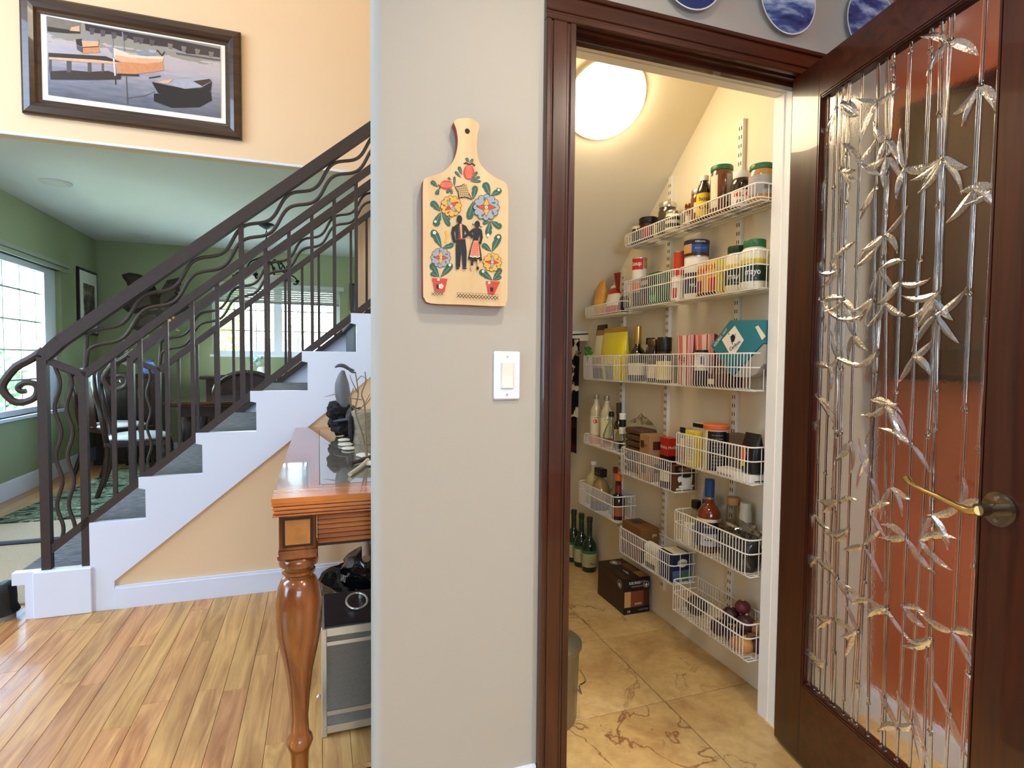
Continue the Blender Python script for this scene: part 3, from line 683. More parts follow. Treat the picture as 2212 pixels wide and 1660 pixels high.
# the dancing couple
q.line([(600, 240), (585, 330), (605, 430), (622, 475)], 48, 'K'); q.line([(790, 240), (850, 340), (770, 395)], 46, 'K')
q.poly([(640, 195), (675, 180), (745, 185), (800, 215), (780, 320), (775, 425), (640, 425), (635, 320), (605, 260), (610, 215)], 'K')
q.poly([(645, 430), (790, 430), (815, 640), (808, 880), (750, 890), (728, 590), (705, 890), (640, 885), (636, 560)], 'K')
q.poly(ell(665, 905, 32, 14, 10), 'K'); q.poly(ell(782, 905, 38, 15, 10), 'K'); q.poly(ell(695, 105, 46, 66, 16), 'K'); q.poly([(680, 150), (728, 150), (730, 190), (680, 190)], 'K')
q.poly([(700, 180), (735, 185), (742, 415), (716, 415)], 'P'); q.line([(682, 420), (770, 425)], 16, 'R')
for k in range(7): q.poly(ell(690, 225+k*28, 6, 6, 6), 'P')
q.line([(925, 275), (860, 330), (905, 395)], 44, 'K'); q.line([(1040, 290), (1055, 400), (1030, 500)], 42, 'K')
q.poly([(925, 260), (985, 240), (1045, 265), (1020, 380), (995, 450), (925, 445), (915, 380)], 'K')
q.poly([(915, 440), (1000, 440), (1040, 600), (1065, 780), (950, 790), (832, 755), (868, 600)], 'K')
q.poly([(925, 455), (1000, 455), (1020, 600), (1028, 700), (950, 715), (868, 695), (890, 580)], 'P')
for k in range(6): q.line([(915+k*18-25, 690), (930+k*14, 470)], 6, 'R'); q.line([(885, 500+k*36), (1018, 520+k*34)], 6, 'R')
q.line([(865, 705), (910, 722), (950, 715), (990, 725), (1028, 708)], 14, 'C')
q.poly(ell(985, 188, 44, 58, 16), 'K'); q.line([(945, 180), (915, 200), (905, 180)], 12, 'K'); q.line([(1015, 200), (1040, 235), (1062, 232)], 12, 'K')
q.line([(905, 770), (900, 850)], 38, 'K'); q.line([(1000, 770), (1000, 880)], 32, 'T'); q.poly(ell(895, 895, 24, 34, 10), 'T'); q.poly(ell(992, 905, 22, 30, 10), 'K')
for k in range(13): q.line([(655+k*52, 1320+k*3.2), (705+k*52, 1375+k*3.2)], 8, 'K'); q.line([(705+k*52, 1320+k*3.2), (655+k*52, 1378+k*3.2)], 8, 'K')
for k in range(4): q.line([(240+k*48, 1300), (285+k*48, 1345)], 7, 'K'); q.line([(285+k*48, 1300), (240+k*48, 1348)], 7, 'K')
q.line([(645, 1302), (1060, 1318), (1330, 1338)], 4, 'K')
q.done('painted_couple', PM, brd)
MB().prism(ell(.339, 1.726, .0062, .0062, 16), lambda u, v, d: (u, d, v), 1.33, 1.3258).build('hanging_hole', BLACK, brd)

# ================================================================== LIGHT SWITCH
sw = thing('light_switch', 'white rocker light switch on the cream wall below the painted board', 'light switch', (.451, 1.35, 1.08))
MB().box(.416, .486, 1.3435, 1.35, 1.079, 1.201, 0, .003).build('plate', WHITE, sw)
MB().box(.4335, .4685, 1.3415, 1.345, 1.1065, 1.1735, 0, .001).build('rocker_frame', mat('switch_frame', (214, 210, 202), .4), sw)
m = MB(); m.add([(.4365, 1.3375, 1.171), (.4655, 1.3375, 1.171), (.4655, 1.3405, 1.14), (.4365, 1.3405, 1.14), (.4365, 1.3395, 1.109), (.4655, 1.3395, 1.109), (.4365, 1.345, 1.171), (.4655, 1.345, 1.171), (.4365, 1.345, 1.109), (.4655, 1.345, 1.109)], [(0, 3, 2, 1), (3, 4, 5, 2), (0, 1, 7, 6), (4, 8, 9, 5), (0, 6, 8, 4, 3), (1, 2, 5, 9, 7)])
m.build('rocker', mat('switch_rocker', (238, 234, 226), .3), sw)
for z in (1.092, 1.188): MB().prism(ell(.451, z, .003, .003, 10), lambda u, v, d: (u, d, v), 1.344, 1.3422).build('screw', CHROME, sw)

# ================================================================== PLATES over the door
def plate_mat():
    t = NT('blue_glazed_scene'); t.set(.12, 0, .5, .5); v = t.coord(True, (3.5, 3.5, 9)); n = t.noise(v, 1.8, 4, .6, .4)
    t.link(t.ramp(n, [(.36, lin((24, 40, 96))), (.47, lin((58, 84, 146))), (.56, lin((150, 172, 208))), (.66, lin((214, 222, 232)))]), t.b.inputs['Base Color']); return t.m
PLB = plate_mat(); PLW = mat('white_porcelain', (226, 228, 228), .15, var=.02, coat=.5); PLD = mat('cobalt_glaze', (30, 48, 110), .12, var=.25, vs=30, coat=.5)
for i, (x, lab) in enumerate(((.968, 'dark blue porcelain wall plate over the left part of the pantry door'), (1.305, 'blue and white porcelain plate with a bird on water, middle of three'), (1.635, 'blue porcelain wall plate partly hidden by the open door'))):
    P = thing('wall_plate', lab, 'plate', (x, 1.35, 2.245), 'blue and white plates over the pantry door')
    def pl(mb, prof, mi=0):
        mb.lathe(prof, (0, 0, 0), 40, mi); mb.V = [Vector((x+v.x, 1.349-v.z, 2.245+v.y)) for v in mb.V]; return mb
    pl(MB(), [(.04, 0), (.06, .004), (.101, .017), (.1025, .019), (.1005, .0195), (.066, .0075), (.001, .0075)]).build('plate', PLW, P)
    pl(MB(), [(.0985, .0192), (.066, .0085), (.001, .0084)]).build('painted_scene', PLD if i == 0 else PLB, P)
    if i == 1:
        b = MB(); f2 = lambda u, v: (x+u, 1.349-.0105, 2.245+v)
        b.flat(ell(0, -.068, .010, .008, 12), f2); b.add([f2(u, v) for u, v in ((-.002, -.062), (.002, -.062), (.005, -.045), (-.001, -.032), (-.004, -.034), (.001, -.046))], [(0, 1, 2, 3, 4, 5)]); b.build('painted_bird', PLD, P)
        b = MB(); b.flat([(-.055, .02), (.05, .012), (.062, -.002), (.02, .002), (-.02, -.003), (-.058, .004)], f2); b.build('painted_shore', PLD, P)

# ================================================================== PANTRY CEILING LIGHT
cl = thing('ceiling_light', 'round glowing dome light on the sloped pantry ceiling', 'lamp', (1.04, 1.955, sl(1.955)))
nrm = Vector((0, -.6387, -.7694)); ax = Vector((1, 0, 0)); ay = nrm.cross(ax)
def onslope(mb): mb.V = [Vector((1.04, 1.955, sl(1.955)))+ax*v.x+ay*v.y+nrm*v.z for v in mb.V]; return mb
onslope(MB().lathe([(.158, 0), (.162, .01), (.158, .018)], n=40)).build('rim', mat('lamp_rim_white', (235, 230, 215), .4), cl)
t = NT('glowing_opal_glass'); tc = t.coord(); t.link(t.mix(t.noise(tc, 4), (1, .80, .50, 1), (1, .82, .54, 1)), t.b.inputs['Emission Color']); t.b.inputs['Emission Strength'].default_value = 16; t.b.inputs['Base Color'].default_value = (1, .95, .85, 1)
onslope(MB().lathe([(.155, .012), (.152, .03), (.135, .052), (.1, .07), (.05, .08), (.001, .083)], n=40)).build('dome', t.m, cl)
# ================================================================== PANTRY STANDARDS AND WIRE BASKETS
def standard(y, z0, z1, lab):
    s = thing('shelf_standard', lab, 'shelf rail', (1.482, y, z0))
    MB().box(1.474, 1.49, y-.0125, y+.0125, z0, z1, 0, .001).build('channel', WIRE, s)
    m = MB(); z = z0+.02
    while z < z1-.03:
        for dy in (-.0055, .0055): m.box(1.4732, 1.4745, y+dy-.0016, y+dy+.0016, z, z+.014)
        z += .032
    m.build('slots', mat('slot_shadow', (62, 54, 44), .8), s)
standard(1.714, .19, 2.075, 'tallest slotted white shelf rail, nearest the pantry door')
standard(2.152, .14, 2.0, 'middle slotted white shelf rail on the pantry wall')
standard(2.545, .3, 1.655, 'shortest slotted white shelf rail, deepest in the pantry')
BXF, BXB = 1.352, 1.47
def basket_parts(L, h, root):
    """geometry around local origin: front at x=0, near end y=0, floor z=0"""
    D = BXB-BXF; R = .02
    def ring(z, r):
        c = [(0, R), (R, 0), (D, 0), (D, L), (R, L), (0, L-R)]
        P = []
        for a in (0, 1, 2): P.append((R-R*cos(a*pi/4), R-R*sin(a*pi/4), z))
        P += [(D, 0, z), (D, L, z)]
        for a in (2, 1, 0): P.append((R-R*cos(a*pi/4), L-R+R*sin(a*pi/4), z))
        return MB().tube(P, r, 6, True)
    o = [ring(h, .0029).build('top_rail', WIRE, root)]
    o.append(ring(h*.62 if h > .08 else .009, .0024).build('middle_rail' if h > .08 else 'lower_rail', WIRE, root))
    w = MB(); n = int(round(L/.0158)); r = .00155
    for i in range(n+1):
        y = .012+(L-.024)*i/n
        w.tube([(-.001, y, h), (-.001, y, .009), (.006, y, .001), (D-.004, y, .001), (D+.001, y, .01), (D+.001, y, h)], r, 5)
    for x in (.012, .045, .08, D-.01): w.tube([(x, 0, -.0015), (x, L, -.0015)], .0022, 5)
    for y in (0, L):
        for x in (.045, .09): w.tube([(x, y, h), (x, y, .0)], r, 5)
        w.tube([(.01, y, 0), (D, y, 0)], .002, 5)
    o.append(w.build('wire_mesh', WIRE, root)); return o
def basket(lab, y0, z, proto):
    b = copy_tree(proto, None, (BXF, y0, z), label=lab); return b
def proto_basket(L, h):
    p = bpy.data.objects.new('wire_basket', None); COL.objects.link(p); ORG[p.name] = Vector(); p.empty_display_size = .05
    tag(p, 'x', 'basket', 'white wire baskets on the pantry wall'); basket_parts(L, h, p); return p
deep = proto_basket(.418, .125); shal = proto_basket(.418, .055); deepS = proto_basket(.40, .125); shalS = proto_basket(.385, .055)
Y3, Y2, Y1 = 1.485, 1.912, 2.34
basket('deep white wire basket holding mayonnaise jars and nut cans', Y3, 1.425, deep)
basket('deep white wire basket holding the red and white soup can', Y2, 1.425, deep)
basket('deep white wire basket holding the teal coffee box', Y3, 1.085, deep)
basket('deep white wire basket holding dark bottles, third row', Y2, 1.085, deep)
basket('deep white wire basket holding the yellow snack bag', Y1, 1.083, deepS)
basket('deep white wire basket holding the orange-lidded canister', Y3, .771, deep)
basket('deep white wire basket holding kraft boxes and a red packet', Y2, .649, deep)
basket('deep white wire basket holding the bourbon bottle', Y3, .458, deep)
basket('deep white wire basket holding the navy tea box', Y2, .268, deep)
basket('deep white wire basket holding liquor bottles with red caps', 2.375, .396, deepS)
deep.location = (BXF, Y3, .170); deep['label'] = 'lowest deep wire basket holding onions and potatoes'
deepS.location = (0, 0, -50)
shal.location = (BXF, Y3, 1.711); shal['label'] = 'shallow top-row wire basket holding green-lidded jars'
basket('shallow top-row wire basket holding the black-lidded jar', Y2, 1.711, shal)
shalS.location = (BXF, Y1, .733); shalS['label'] = 'shallow wire basket holding clear bottles with silver caps'
basket('shallow wire basket holding orange and red snack bags', 2.345, 1.411, shalS)
for c in list(deepS.children): bpy.data.objects.remove(c)
bpy.data.objects.remove(deepS)

# ================================================================== FOOD: builders
def view_ang(x, y): return atan2(-y, -x)
def cyl_text(mb, txt, size, cx, cy, r, z, ang, mi=0, bold=0, sx=1):
    V, F = text_geo(txt, size, bold, sx)
    mb.add([(cx+r*cos(ang+u/r), cy+r*sin(ang+u/r), z+v) for u, v in V], F, mi)
def vessel(name, lab, cat, x, y, z, body, bm, parts=(), labels=(), texts=(), n=20):
    """lathe-turned container: body profile, extra turned parts, wrapped labels (z0,z1,r,material,half angle,turn), lettering"""
    t = thing(name, lab, cat, (x, y, z)); MB().lathe(body, (x, y, z), n).build('body', bm, t); va = view_ang(x, y)
    for pn, prof, m in parts: MB().lathe(prof, (x, y, z), n).build(pn, m, t)
    for l in labels:
        z0, z1, r, m, ha = l[:5]; tw = l[5] if len(l) > 5 else 0
        MB().lathe([(r, z0), (r, z1)], (x, y, z), 14, a0=va+tw-ha, a1=va+tw+ha).build(l[6] if len(l) > 6 else 'paper_label', m, t)
    for tx in texts:
        s, size, zz, r, m = tx[:5]; tw = tx[5] if len(tx) > 5 else 0; mb = MB(); cyl_text(mb, s, size, x, y, r, z+zz, va+tw, 0, tx[6] if len(tx) > 6 else .01, tx[7] if len(tx) > 7 else 1)
        mb.build('lettering', m, t)
    return t
def fpt(b, face, u, v, e=.0006):
    x0, x1, y0, y1, z0, z1 = b
    if face == 'L': return (x0-e, y1-u*(y1-y0), z0+v*(z1-z0))
    if face == 'F': return (x0+u*(x1-x0), y0-e, z0+v*(z1-z0))
    return (x0+v*(x1-x0), y1-u*(y1-y0), z1+e)
def carton(name, lab, cat, b, m, prints=(), texts=(), rz=0, tilt=0, bev=.002):
    """printed box; prints: (face,u0,u1,v0,v1,material); texts: (face,u,v,size,string,material,(rot))"""
    x0, x1, y0, y1, z0, z1 = b; t = thing(name, lab, cat, ((x0+x1)/2, (y0+y1)/2, z0)); MB().box(*b, 0, bev).build('box', m, t); k = 0
    for p in prints:
        k += 1; e = .0005+k*.00012; f, u0, u1, v0, v1, pm = p[:6]
        MB().add([fpt(b, f, u, v, e) for u, v in ((u0, v0), (u1, v0), (u1, v1), (u0, v1))], [(0, 1, 2, 3)]).build('printed_panel', pm, t)
    for tx in texts:
        f, u, v, size, s, pm = tx[:6]; rot = tx[6] if len(tx) > 6 else 0; V, F = text_geo(s, size, .012)
        W = (y1-y0) if f in 'LT' else (x1-x0); Hh = (x1-x0) if f == 'T' else (z1-z0)
        pts = []
        for a, c in V:
            a2 = a*cos(rot)-c*sin(rot); c2 = a*sin(rot)+c*cos(rot); pts.append(fpt(b, f, u+a2/W, v+c2/Hh, .0022))
        MB().add(pts, F).build('lettering', pm, t)
    if rz or tilt: t.rotation_euler = (tilt, 0, rz)
    return t
def bag(name, lab, cat, x, y, z, w, d, h, m, crimp=.12, seed=1, rot=pi/2, amp=.1, band=None, top=1.0, tail=None):
    """soft sealed bag: an ellipse pinched flat at the top seam; w across (along wall), d deep"""
    t = thing(name, lab, cat, (x, y, z)); mb = MB(); n = 20; k = 10; V = []; F = []; I = []
    for j in range(k+1):
        f = j/k; zz = z+h*f; base = min(1, .82+f*1.2) if f < .15 else 1
        dd = d/2*base*(1-max(0, (f-.35)/.65)**1.6*.93); ww = w/2*(.93+.07*sin(pi*f))*(top*f+(1-f))
        for i in range(n):
            a = 2*pi*i/n; q = noise.noise(Vector((cos(a)*2, sin(a)*2, f*4+seed*5.1)))*amp
            ca = cos(a); sa = sin(a); rx = abs(ca)**.7*(1 if ca > 0 else -1)*dd*(1+q); ry = abs(sa)**.7*(1 if sa > 0 else -1)*ww*(1+q*.5)
            V.append((x+rx, y+ry, zz+q*.03*h*f))
    for j in range(k):
        for i in range(n): F.append((j*n+i, j*n+(i+1) % n, (j+1)*n+(i+1) % n, (j+1)*n+i)); I.append(0 if band is None else band(i/n, j/k))
    F.append(tuple(range(n-1, -1, -1))); I.append(0); F.append(tuple(k*n+i for i in range(n))); I.append(0)
    mb.V = [Vector(v) for v in V]; mb.F = [list(f) for f in F]; mb.I = I; mb.S = [True]*len(F)
    mb.build('pouch', m, t, 60)
    return t
def colr(rgb, rough=.4, **k): return mat('col_%02x%02x%02x_%d' % (*rgb, int(rough*100)), rgb, rough, **k)
CREAM = colr((232, 222, 190)); WHT = colr((238, 234, 226)); YEL = colr((232, 198, 56)); RED = colr((196, 36, 30)); DRED = colr((140, 26, 28)); ORG_ = colr((226, 104, 44)); NAVY = colr((22, 30, 66)); BLU = colr((34, 74, 150))
GRN = colr((44, 110, 66)); DGRN = colr((22, 52, 34)); TEAL = colr((44, 122, 136)); KRAFT = colr((168, 128, 84), .8); BRN = colr((74, 40, 22)); DBRN = colr((42, 24, 18)); TAN = colr((196, 146, 88)); GREY = colr((168, 162, 154)); BLK = colr((20, 19, 20)); GOLD = mat('gold_foil', (206, 168, 84), .3, .9); SILV = mat('silver_lid', (206, 202, 192), .25, .95); HONEY = mat('amber_jar', (122, 66, 26), .12, var=.2, coat=.6); DJAR = mat('dark_jar', (40, 22, 14), .12, var=.2, coat=.6); PBUT = mat('peanut_butter', (190, 136, 74), .2, var=.08, coat=.4); OLIV = mat('olive_jar', (66, 52, 30), .14, var=.6, vs=60, coat=.6)
GLDK = mat('bottle_green_dark', (14, 40, 20), .08, var=.2, coat=.6); WINE = mat('bottle_black', (10, 10, 14), .08, var=.2, coat=.6)
def jar(lab, x, y, z, r, h, bm, lid, lh=.016, texts=(), labels=(), lidr=None, name='jar'):
    lr = lidr or r*.9
    return vessel(name, lab, 'jar', x, y, z, [(r*.9, 0), (r, .006), (r, h-lh-.022), (r*.93, h-lh-.008), (lr*.93, h-lh), (lr*.93, h-.004)], bm, (('lid', [(lr, h-lh), (lr*1.02, h-lh+.002), (lr*1.02, h-.003), (lr*.96, h), (.001, h)], lid),), labels, texts)
def can(lab, x, y, z, r, h, bm, labels=(), texts=(), lid=None, name='can', parts=()):
    p = [('rim', [(r*1.03, h-.004), (r*1.03, h), (r*.94, h), (r*.93, h-.003), (.001, h-.003)], lid or SILV)]+list(parts)
    return vessel(name, lab, 'can', x, y, z, [(r*.98, 0), (r, .004), (r, h-.003)], bm, p, labels, texts)

# ------------------------------------------------------------------ top row
zA = 1.7135
jar('large green-lidded peanut butter jar at the right end of the top row', 1.412, 1.535, zA, .042, .128, PBUT, GRN, .018, labels=((.025, .088, .0424, GREY, 1.3),), texts=(('|||||', .02, .05, .0428, BLK, .5),))
jar('dark jar with white lid and red lettering, beside the peanut butter', 1.415, 1.632, zA, .037, .135, DJAR, WHT, .024, labels=((.01, .066, .0374, WHT, 1.2),), texts=(('MELIC', .02, .05, .0379, RED, 0, .03), ('Aha', .018, .026, .0379, DBRN, -.1, .02)), lidr=.03)
jar('tall amber jar with green lid in the top row', 1.41, 1.732, zA, .0405, .186, HONEY, GRN, .018, labels=((.03, .148, .0409, CREAM, .42, -.75), (.05, .15, .0409, GREY, .3, .75)), lidr=.039)
vessel('bottle', 'dark sauce bottle with yellow label in the top row', 'bottle', 1.40, 1.818, zA, [(.027, 0), (.0285, .005), (.0285, .115), (.022, .14), (.014, .152), (.014, .16)], DJAR, (('cap', [(.016, .158), (.016, .177), (.001, .178)], WHT),), ((.02, .108, .0289, YEL, 1.3),), (('hosi', .024, .085, .0294, BLK, 0, .01), ('Oo', .028, .055, .0294, BLK, 0, .01)))
jar('small jar with silver lid beside the yellow-labelled bottle', 1.42, 1.878, zA, .03, .142, HONEY, SILV, .018, labels=((.05, .09, .0303, CREAM, .6),))
jar('smallest brown-lidded jar in the top row', 1.425, 1.938, zA, .022, .105, HONEY, mat('copper_lid', (120, 74, 44), .3, .8), .016, labels=((.02, .06, .0223, CREAM, .9),))
jar('wide dark olive jar with silver lid, left basket of the top row', 1.42, 2.085, zA, .04, .146, OLIV, SILV, .022)
jar('squat jar with black and yellow bands in front of the olive jar', 1.386, 2.0, zA, .03, .088, CREAM, SILV, .012, labels=((.018, .034, .0303, BLK, 1.5), (.048, .062, .0303, BLK, 1.5)))
jar('wide jar with black lid at the left of the top row', 1.41, 2.215, zA, .041, .112, DBRN, BLK, .026, labels=((.02, .07, .0413, DRED, .6, -.3), (.02, .075, .0413, CREAM, .35, .9)), lidr=.042)
jar('dark little jar at the far left end of the top row', 1.40, 2.295, zA, .026, .09, DJAR, CREAM, .012, labels=((.02, .06, .0263, BLK, 1.2),))
# ------------------------------------------------------------------ second row
zB = 1.4275
def mayo(lab, x, y, r, h, cap):
    return vessel('mayonnaise_jar', lab, 'jar', x, y, zB, [(r*.94, 0), (r, .006), (r, h*.72), (r*.86, h*.82), (r*.72, h*.84), (r*.72, h*.86)], mat('mayonnaise', (232, 226, 200), .25, coat=.4), (('lid', [(r*.8, h*.85), (r*.82, h*.86), (r*.82, h*.98), (r*.78, h), (.001, h)], cap),), ((.026, h*.5, r*1.006, DGRN, 1.5, 0, 'green_label'), (h*.5, h*.6, r*1.006, YEL, 1.5, 0, 'yellow_label')), (('mayo', .03, h*.34, r*1.014, WHT, -.1, .015, .8), ('= =', .012, h*.2, r*1.014, GREY, 0, .01)))
mayo('large mayonnaise jar with bright green cap at the basket corner', 1.41, 1.556, .0445, .168, GRN)
mayo('second mayonnaise jar with dark green cap, behind the large one', 1.418, 1.652, .038, .166, DGRN)
carton('snack_box', 'yellow snack box with red lettering behind the basket wires', 'box', (1.372, 1.43, 1.700, 1.762, zB, zB+.128), YEL, (('L', .05, .95, .02, .10, BLK), ('L', .3, .95, .12, .5, RED)), (('L', .45, .8, .028, 'ECH', RED), ('L', .45, .6, .02, 'YBX', ORG_)))
carton('snack_box', 'orange and yellow snack box left of the yellow one', 'box', (1.375, 1.43, 1.764, 1.822, zB, zB+.12), colr((226, 166, 60)), (('L', .1, .9, .03, .12, BLK), ('L', .05, .6, .15, .5, DRED)), (('L', .45, .8, .026, 'ICH', RED),))
can('white and navy can under the blue nut tin', 1.412, 1.872, zB, .046, .165, WHT, ((.02, .08, .0464, NAVY, 1.5), (.085, .1, .0464, BLK, 1.5)), (('NUTS', .02, .05, .047, WHT),))
can('blue nut tin stacked at the top of the second row', 1.412, 1.872, zB+.166, .0475, .06, BRN, ((.012, .042, .048, BLU, .8, .35), (.01, .045, .048, TAN, .5, -.9)), (('KIRKLAND', .0085, .052, .0494, WHT, .3, .02), ('MIXED NUTS', .008, .027, .0488, colr((130, 160, 210)), .35, .01)), parts=(('plastic_lid', [(.049, .045), (.049, .06), (.046, .062), (.001, .062)], NAVY),))
can('slim red and purple tube between the cans', 1.415, 1.978, zB, .028, .204, colr((206, 66, 40)), ((.1, .2, .0284, colr((70, 40, 84)), .5, .9),), (('IIE', .02, .07, .029, WHT),))
can('white can with red mark behind the middle wires', 1.378, 1.945, zB, .024, .1, WHT, ((.01, .05, .0243, RED, .4, -.5),))
can('soup can with orange band under the red soup can', 1.414, 2.29, zB, .034, .13, GREY, ((.075, .115, .0344, ORG_, 1.5), (.01, .07, .0344, DGRN, 1.5)))
can('red and white soup can standing highest in the second row', 1.414, 2.29, zB+.131, .034, .1, WHT, ((.045, .095, .0344, RED, .95, -.45), (.05, .095, .0344, TAN, .4, .95)), (('Soup', .026, .072, .0348, WHT, -.5, .02),))
carton('tea_box', 'small dark green tea box in the second row', 'box', (1.375, 1.44, 2.085, 2.15, zB, zB+.14), GRN, (('L', .05, .95, .62, .95, DGRN), ('L', .15, .85, .1, .3, colr((80, 170, 110)))), ())
carton('spice_box', 'black box with grey dots beside the green tea box', 'box', (1.378, 1.44, 2.155, 2.225, zB, zB+.135), BLK, (('L', .1, .9, .7, .85, GREY), ('L', .1, .9, .1, .4, BRN)), ())
carton('biscuit_packet', 'dark red packet behind the left wires of the second row', 'packet', (1.40, 1.46, 2.232, 2.25, zB, zB+.12), DRED, (), ())
# ------------------------------------------------------------------ small basket at the far left
zB0 = 1.4135
bag('snack_bag', 'orange-yellow snack bag at the far left under the slope', 'bag', 1.412, 2.66, zB0, .085, .06, .19, mat('orange_snack_foil', (226, 164, 66), .35, var=.35, vs=24, coat=.3), seed=2)
bg = bag('snack_bag', 'white bag with red band closed by a red clip', 'bag', 1.414, 2.52, zB0, .13, .07, .15, [WHT, RED, colr((206, 60, 40))], seed=4, band=lambda a, f: 1 if .62 < f < .85 else (2 if f < .25 else 0), top=.6)
m = MB()
for s in (-1, 1): m.bar((1.405, 2.475+s*.006, zB0+.14), (1.402, 2.475+s*.017, zB0+.205), .011, .012, (1, 0, 0))
m.box(1.40, 1.412, 2.465, 2.485, zB0+.12, zB0+.145); m.build('bag_clip', DRED, bg)
bag('snack_bag', 'dark small bag at the right end of the far left basket', 'bag', 1.41, 2.42, zB0, .075, .05, .085, mat('black_foil', (28, 26, 28), .3, var=.3, vs=30), seed=6)
# ------------------------------------------------------------------ third row
zC = 1.0875
bag('chip_bag', 'kraft chip bag with cream panel at the left of the third row', 'bag', 1.42, 2.655, zC, .15, .07, .285, [KRAFT, CREAM, DBRN], seed=8, band=lambda a, f: 1 if (.35 < a < .58 and .35 < f < .8) else (2 if f > .88 or f < .2 else 0), top=.8)
bag('chip_bag', 'bright yellow folded snack bag in the third row', 'bag', 1.405, 2.49, zC, .2, .075, .262, [mat('yellow_snack_foil', (232, 214, 40), .35, var=.12, vs=12, coat=.3), colr((90, 110, 50)), GOLD], seed=9, band=lambda a, f: 2 if f > .88 else (1 if (.4 < a < .55 and f < .3) else 0), top=1.25)
lf = thing('herb_sprig', 'fresh green leafy sprig at the far left of the third row', 'plant', (1.372, 2.70, zC+.1))
for i, (dy, dz, a) in enumerate(((0, .02, .3), (.02, .0, 1.2), (-.02, .01, -.6), (.01, -.02, 2.2), (-.01, .035, 0), (.025, .03, .8))):
    m = MB(); c = Vector((1.362, 2.70+dy, zC+.125+dz)); d = Vector((-.3, cos(a), sin(a)*.6+.3)).normalized()*.024; e = d.cross(Vector((1, 0, 0))).normalized()*.011
    m.add([c-d, c-d*.3+e, c+d*.5+e*.8, c+d, c+d*.5-e*.8, c-d*.3-e], [(0, 1, 2, 3, 4, 5)]); m.build('leaf', colr((52, 130, 52), .5), lf)
def bottle(lab, x, y, z, r, h, bm, cap, neck=.3, caph=.03, labels=(), texts=(), nr=.34, capm=None, extra=(), name='bottle'):
    hn = h*(1-neck); P = [(r*.9, 0), (r, .006), (r, hn*.82), (r*.82, hn*.93), (r*.5, hn*1.03), (r*nr, hn*1.1), (r*nr, h-.004), (r*nr*1.1, h-.003)]
    return vessel(name, lab, 'bottle', x, y, z, P, bm, (('cap', [(r*nr*1.12, h-caph), (r*nr*1.15, h-caph+.002), (r*nr*1.15, h-.002), (r*nr, h), (.001, h)], cap),)+tuple(extra), labels, texts)
bottle('black bottle with gold foil neck standing in the third row', 1.41, 2.288, zC, .043, .258, WINE, GOLD, .42, .085, ((.03, .085, .0434, CREAM, 1.2), (.122, .13, .0434, GOLD, 1.5)))
bottle('slim black-capped bottle beside the gold foil bottle', 1.425, 2.205, zC, .022, .2, WINE, BLK, .2, .03, ((.02, .08, .0223, WHT, .8),), nr=.8)
jar('brown jar between two black-topped bottles, third row', 1.40, 2.138, zC, .03, .19, DJAR, mat('bronze_lid', (110, 80, 50), .3, .8), .03, labels=((.02, .08, .0303, CREAM, 1.1),))
jar('tall black-lidded jar with pale yellow label, third row', 1.405, 2.066, zC, .034, .197, DJAR, BLK, .06, labels=((.015, .095, .0343, colr((226, 214, 140)), 1.3),))
def popcorn(lab, x, y, seed, w):
    t = thing('popcorn_bag', lab, 'bag', (x, y, zC)); mb = MB(); n = 40; k = 5; V = []
    for j in range(k+1):
        f = j/k; ww = w*(.36+.14*f); dd = .03*(.85+.25*f)
        for i in range(n):
            a = 2*pi*i/n; ca, sa = cos(a), sin(a); V.append((x+abs(ca)**.35*(1 if ca > 0 else -1)*dd, y+abs(sa)**.35*(1 if sa > 0 else -1)*ww, zC+.195*f+(.005*(i % 2) if j == k else 0)))
    mb.V = [Vector(v) for v in V]
    for j in range(k):
        for i in range(n): mb.F.append([j*n+i, j*n+(i+1) % n, (j+1)*n+(i+1) % n, (j+1)*n+i]); mb.I.append((0, 1, 0, 2)[i % 4]); mb.S.append(False)
    mb.build('striped_paper', [colr((236, 214, 200)), colr((170, 34, 40)), colr((222, 120, 112))], t)
    V, F = text_geo('Pop', .032, .015); MB().add([(x-.0335, y-u, zC+.105+v) for u, v in V], F).build('lettering', DRED, t)
popcorn('red striped popcorn bag at the left of the teal box', 1.412, 1.905, 1, .1)
popcorn('red striped popcorn bag touching the teal coffee box', 1.43, 1.808, 2, .105)
jar('white-labelled jar with black lid in front of the popcorn bags', 1.383, 1.79, zC, .027, .138, DBRN, BLK, .014, labels=((.06, .128, .0274, WHT, 1.3),), texts=(('||', .03, .1, .0279, BLK, .1, .05),))
carton('snack_box', 'dark brown box lying behind the wires under the teal box', 'box', (1.38, 1.45, 1.64, 1.755, zC, zC+.05), colr((84, 38, 24)), (('L', .1, .4, .2, .6, CREAM),), ())
# teal coffee box leaning in the basket
TO = [(1.727, 1.24), (1.627, 1.328), (1.469, 1.319), (1.469, 1.243), (1.611, 1.132)]
tb = thing('coffee_box', 'teal coffee box with white diamond emblem leaning in its basket', 'box', (1.42, 1.6, 1.13))
MB().prism(TO, lambda u, v, d: (d, u, v), 1.376, 1.455).build('box', TEAL, tb)
MB().prism([(1.609, 1.129), (1.47, 1.24), (1.47, 1.175), (1.498, 1.142), (1.54, 1.128)], lambda u, v, d: (d, u, v), 1.379, 1.45).build('box_flap', GREY, tb)
fx = lambda u, v: (1.3752, u, v); fx2 = lambda u, v: (1.3747, u, v)
MB().flat([(1.668, 1.26), (1.603, 1.308), (1.557, 1.256), (1.598, 1.209), (1.628, 1.212)], fx).build('emblem_panel', WHT, tb)
MB().flat([(1.506, 1.298), (1.492, 1.302), (1.458, 1.265), (1.474, 1.253)], fx).build('photo_panel', CREAM, tb)
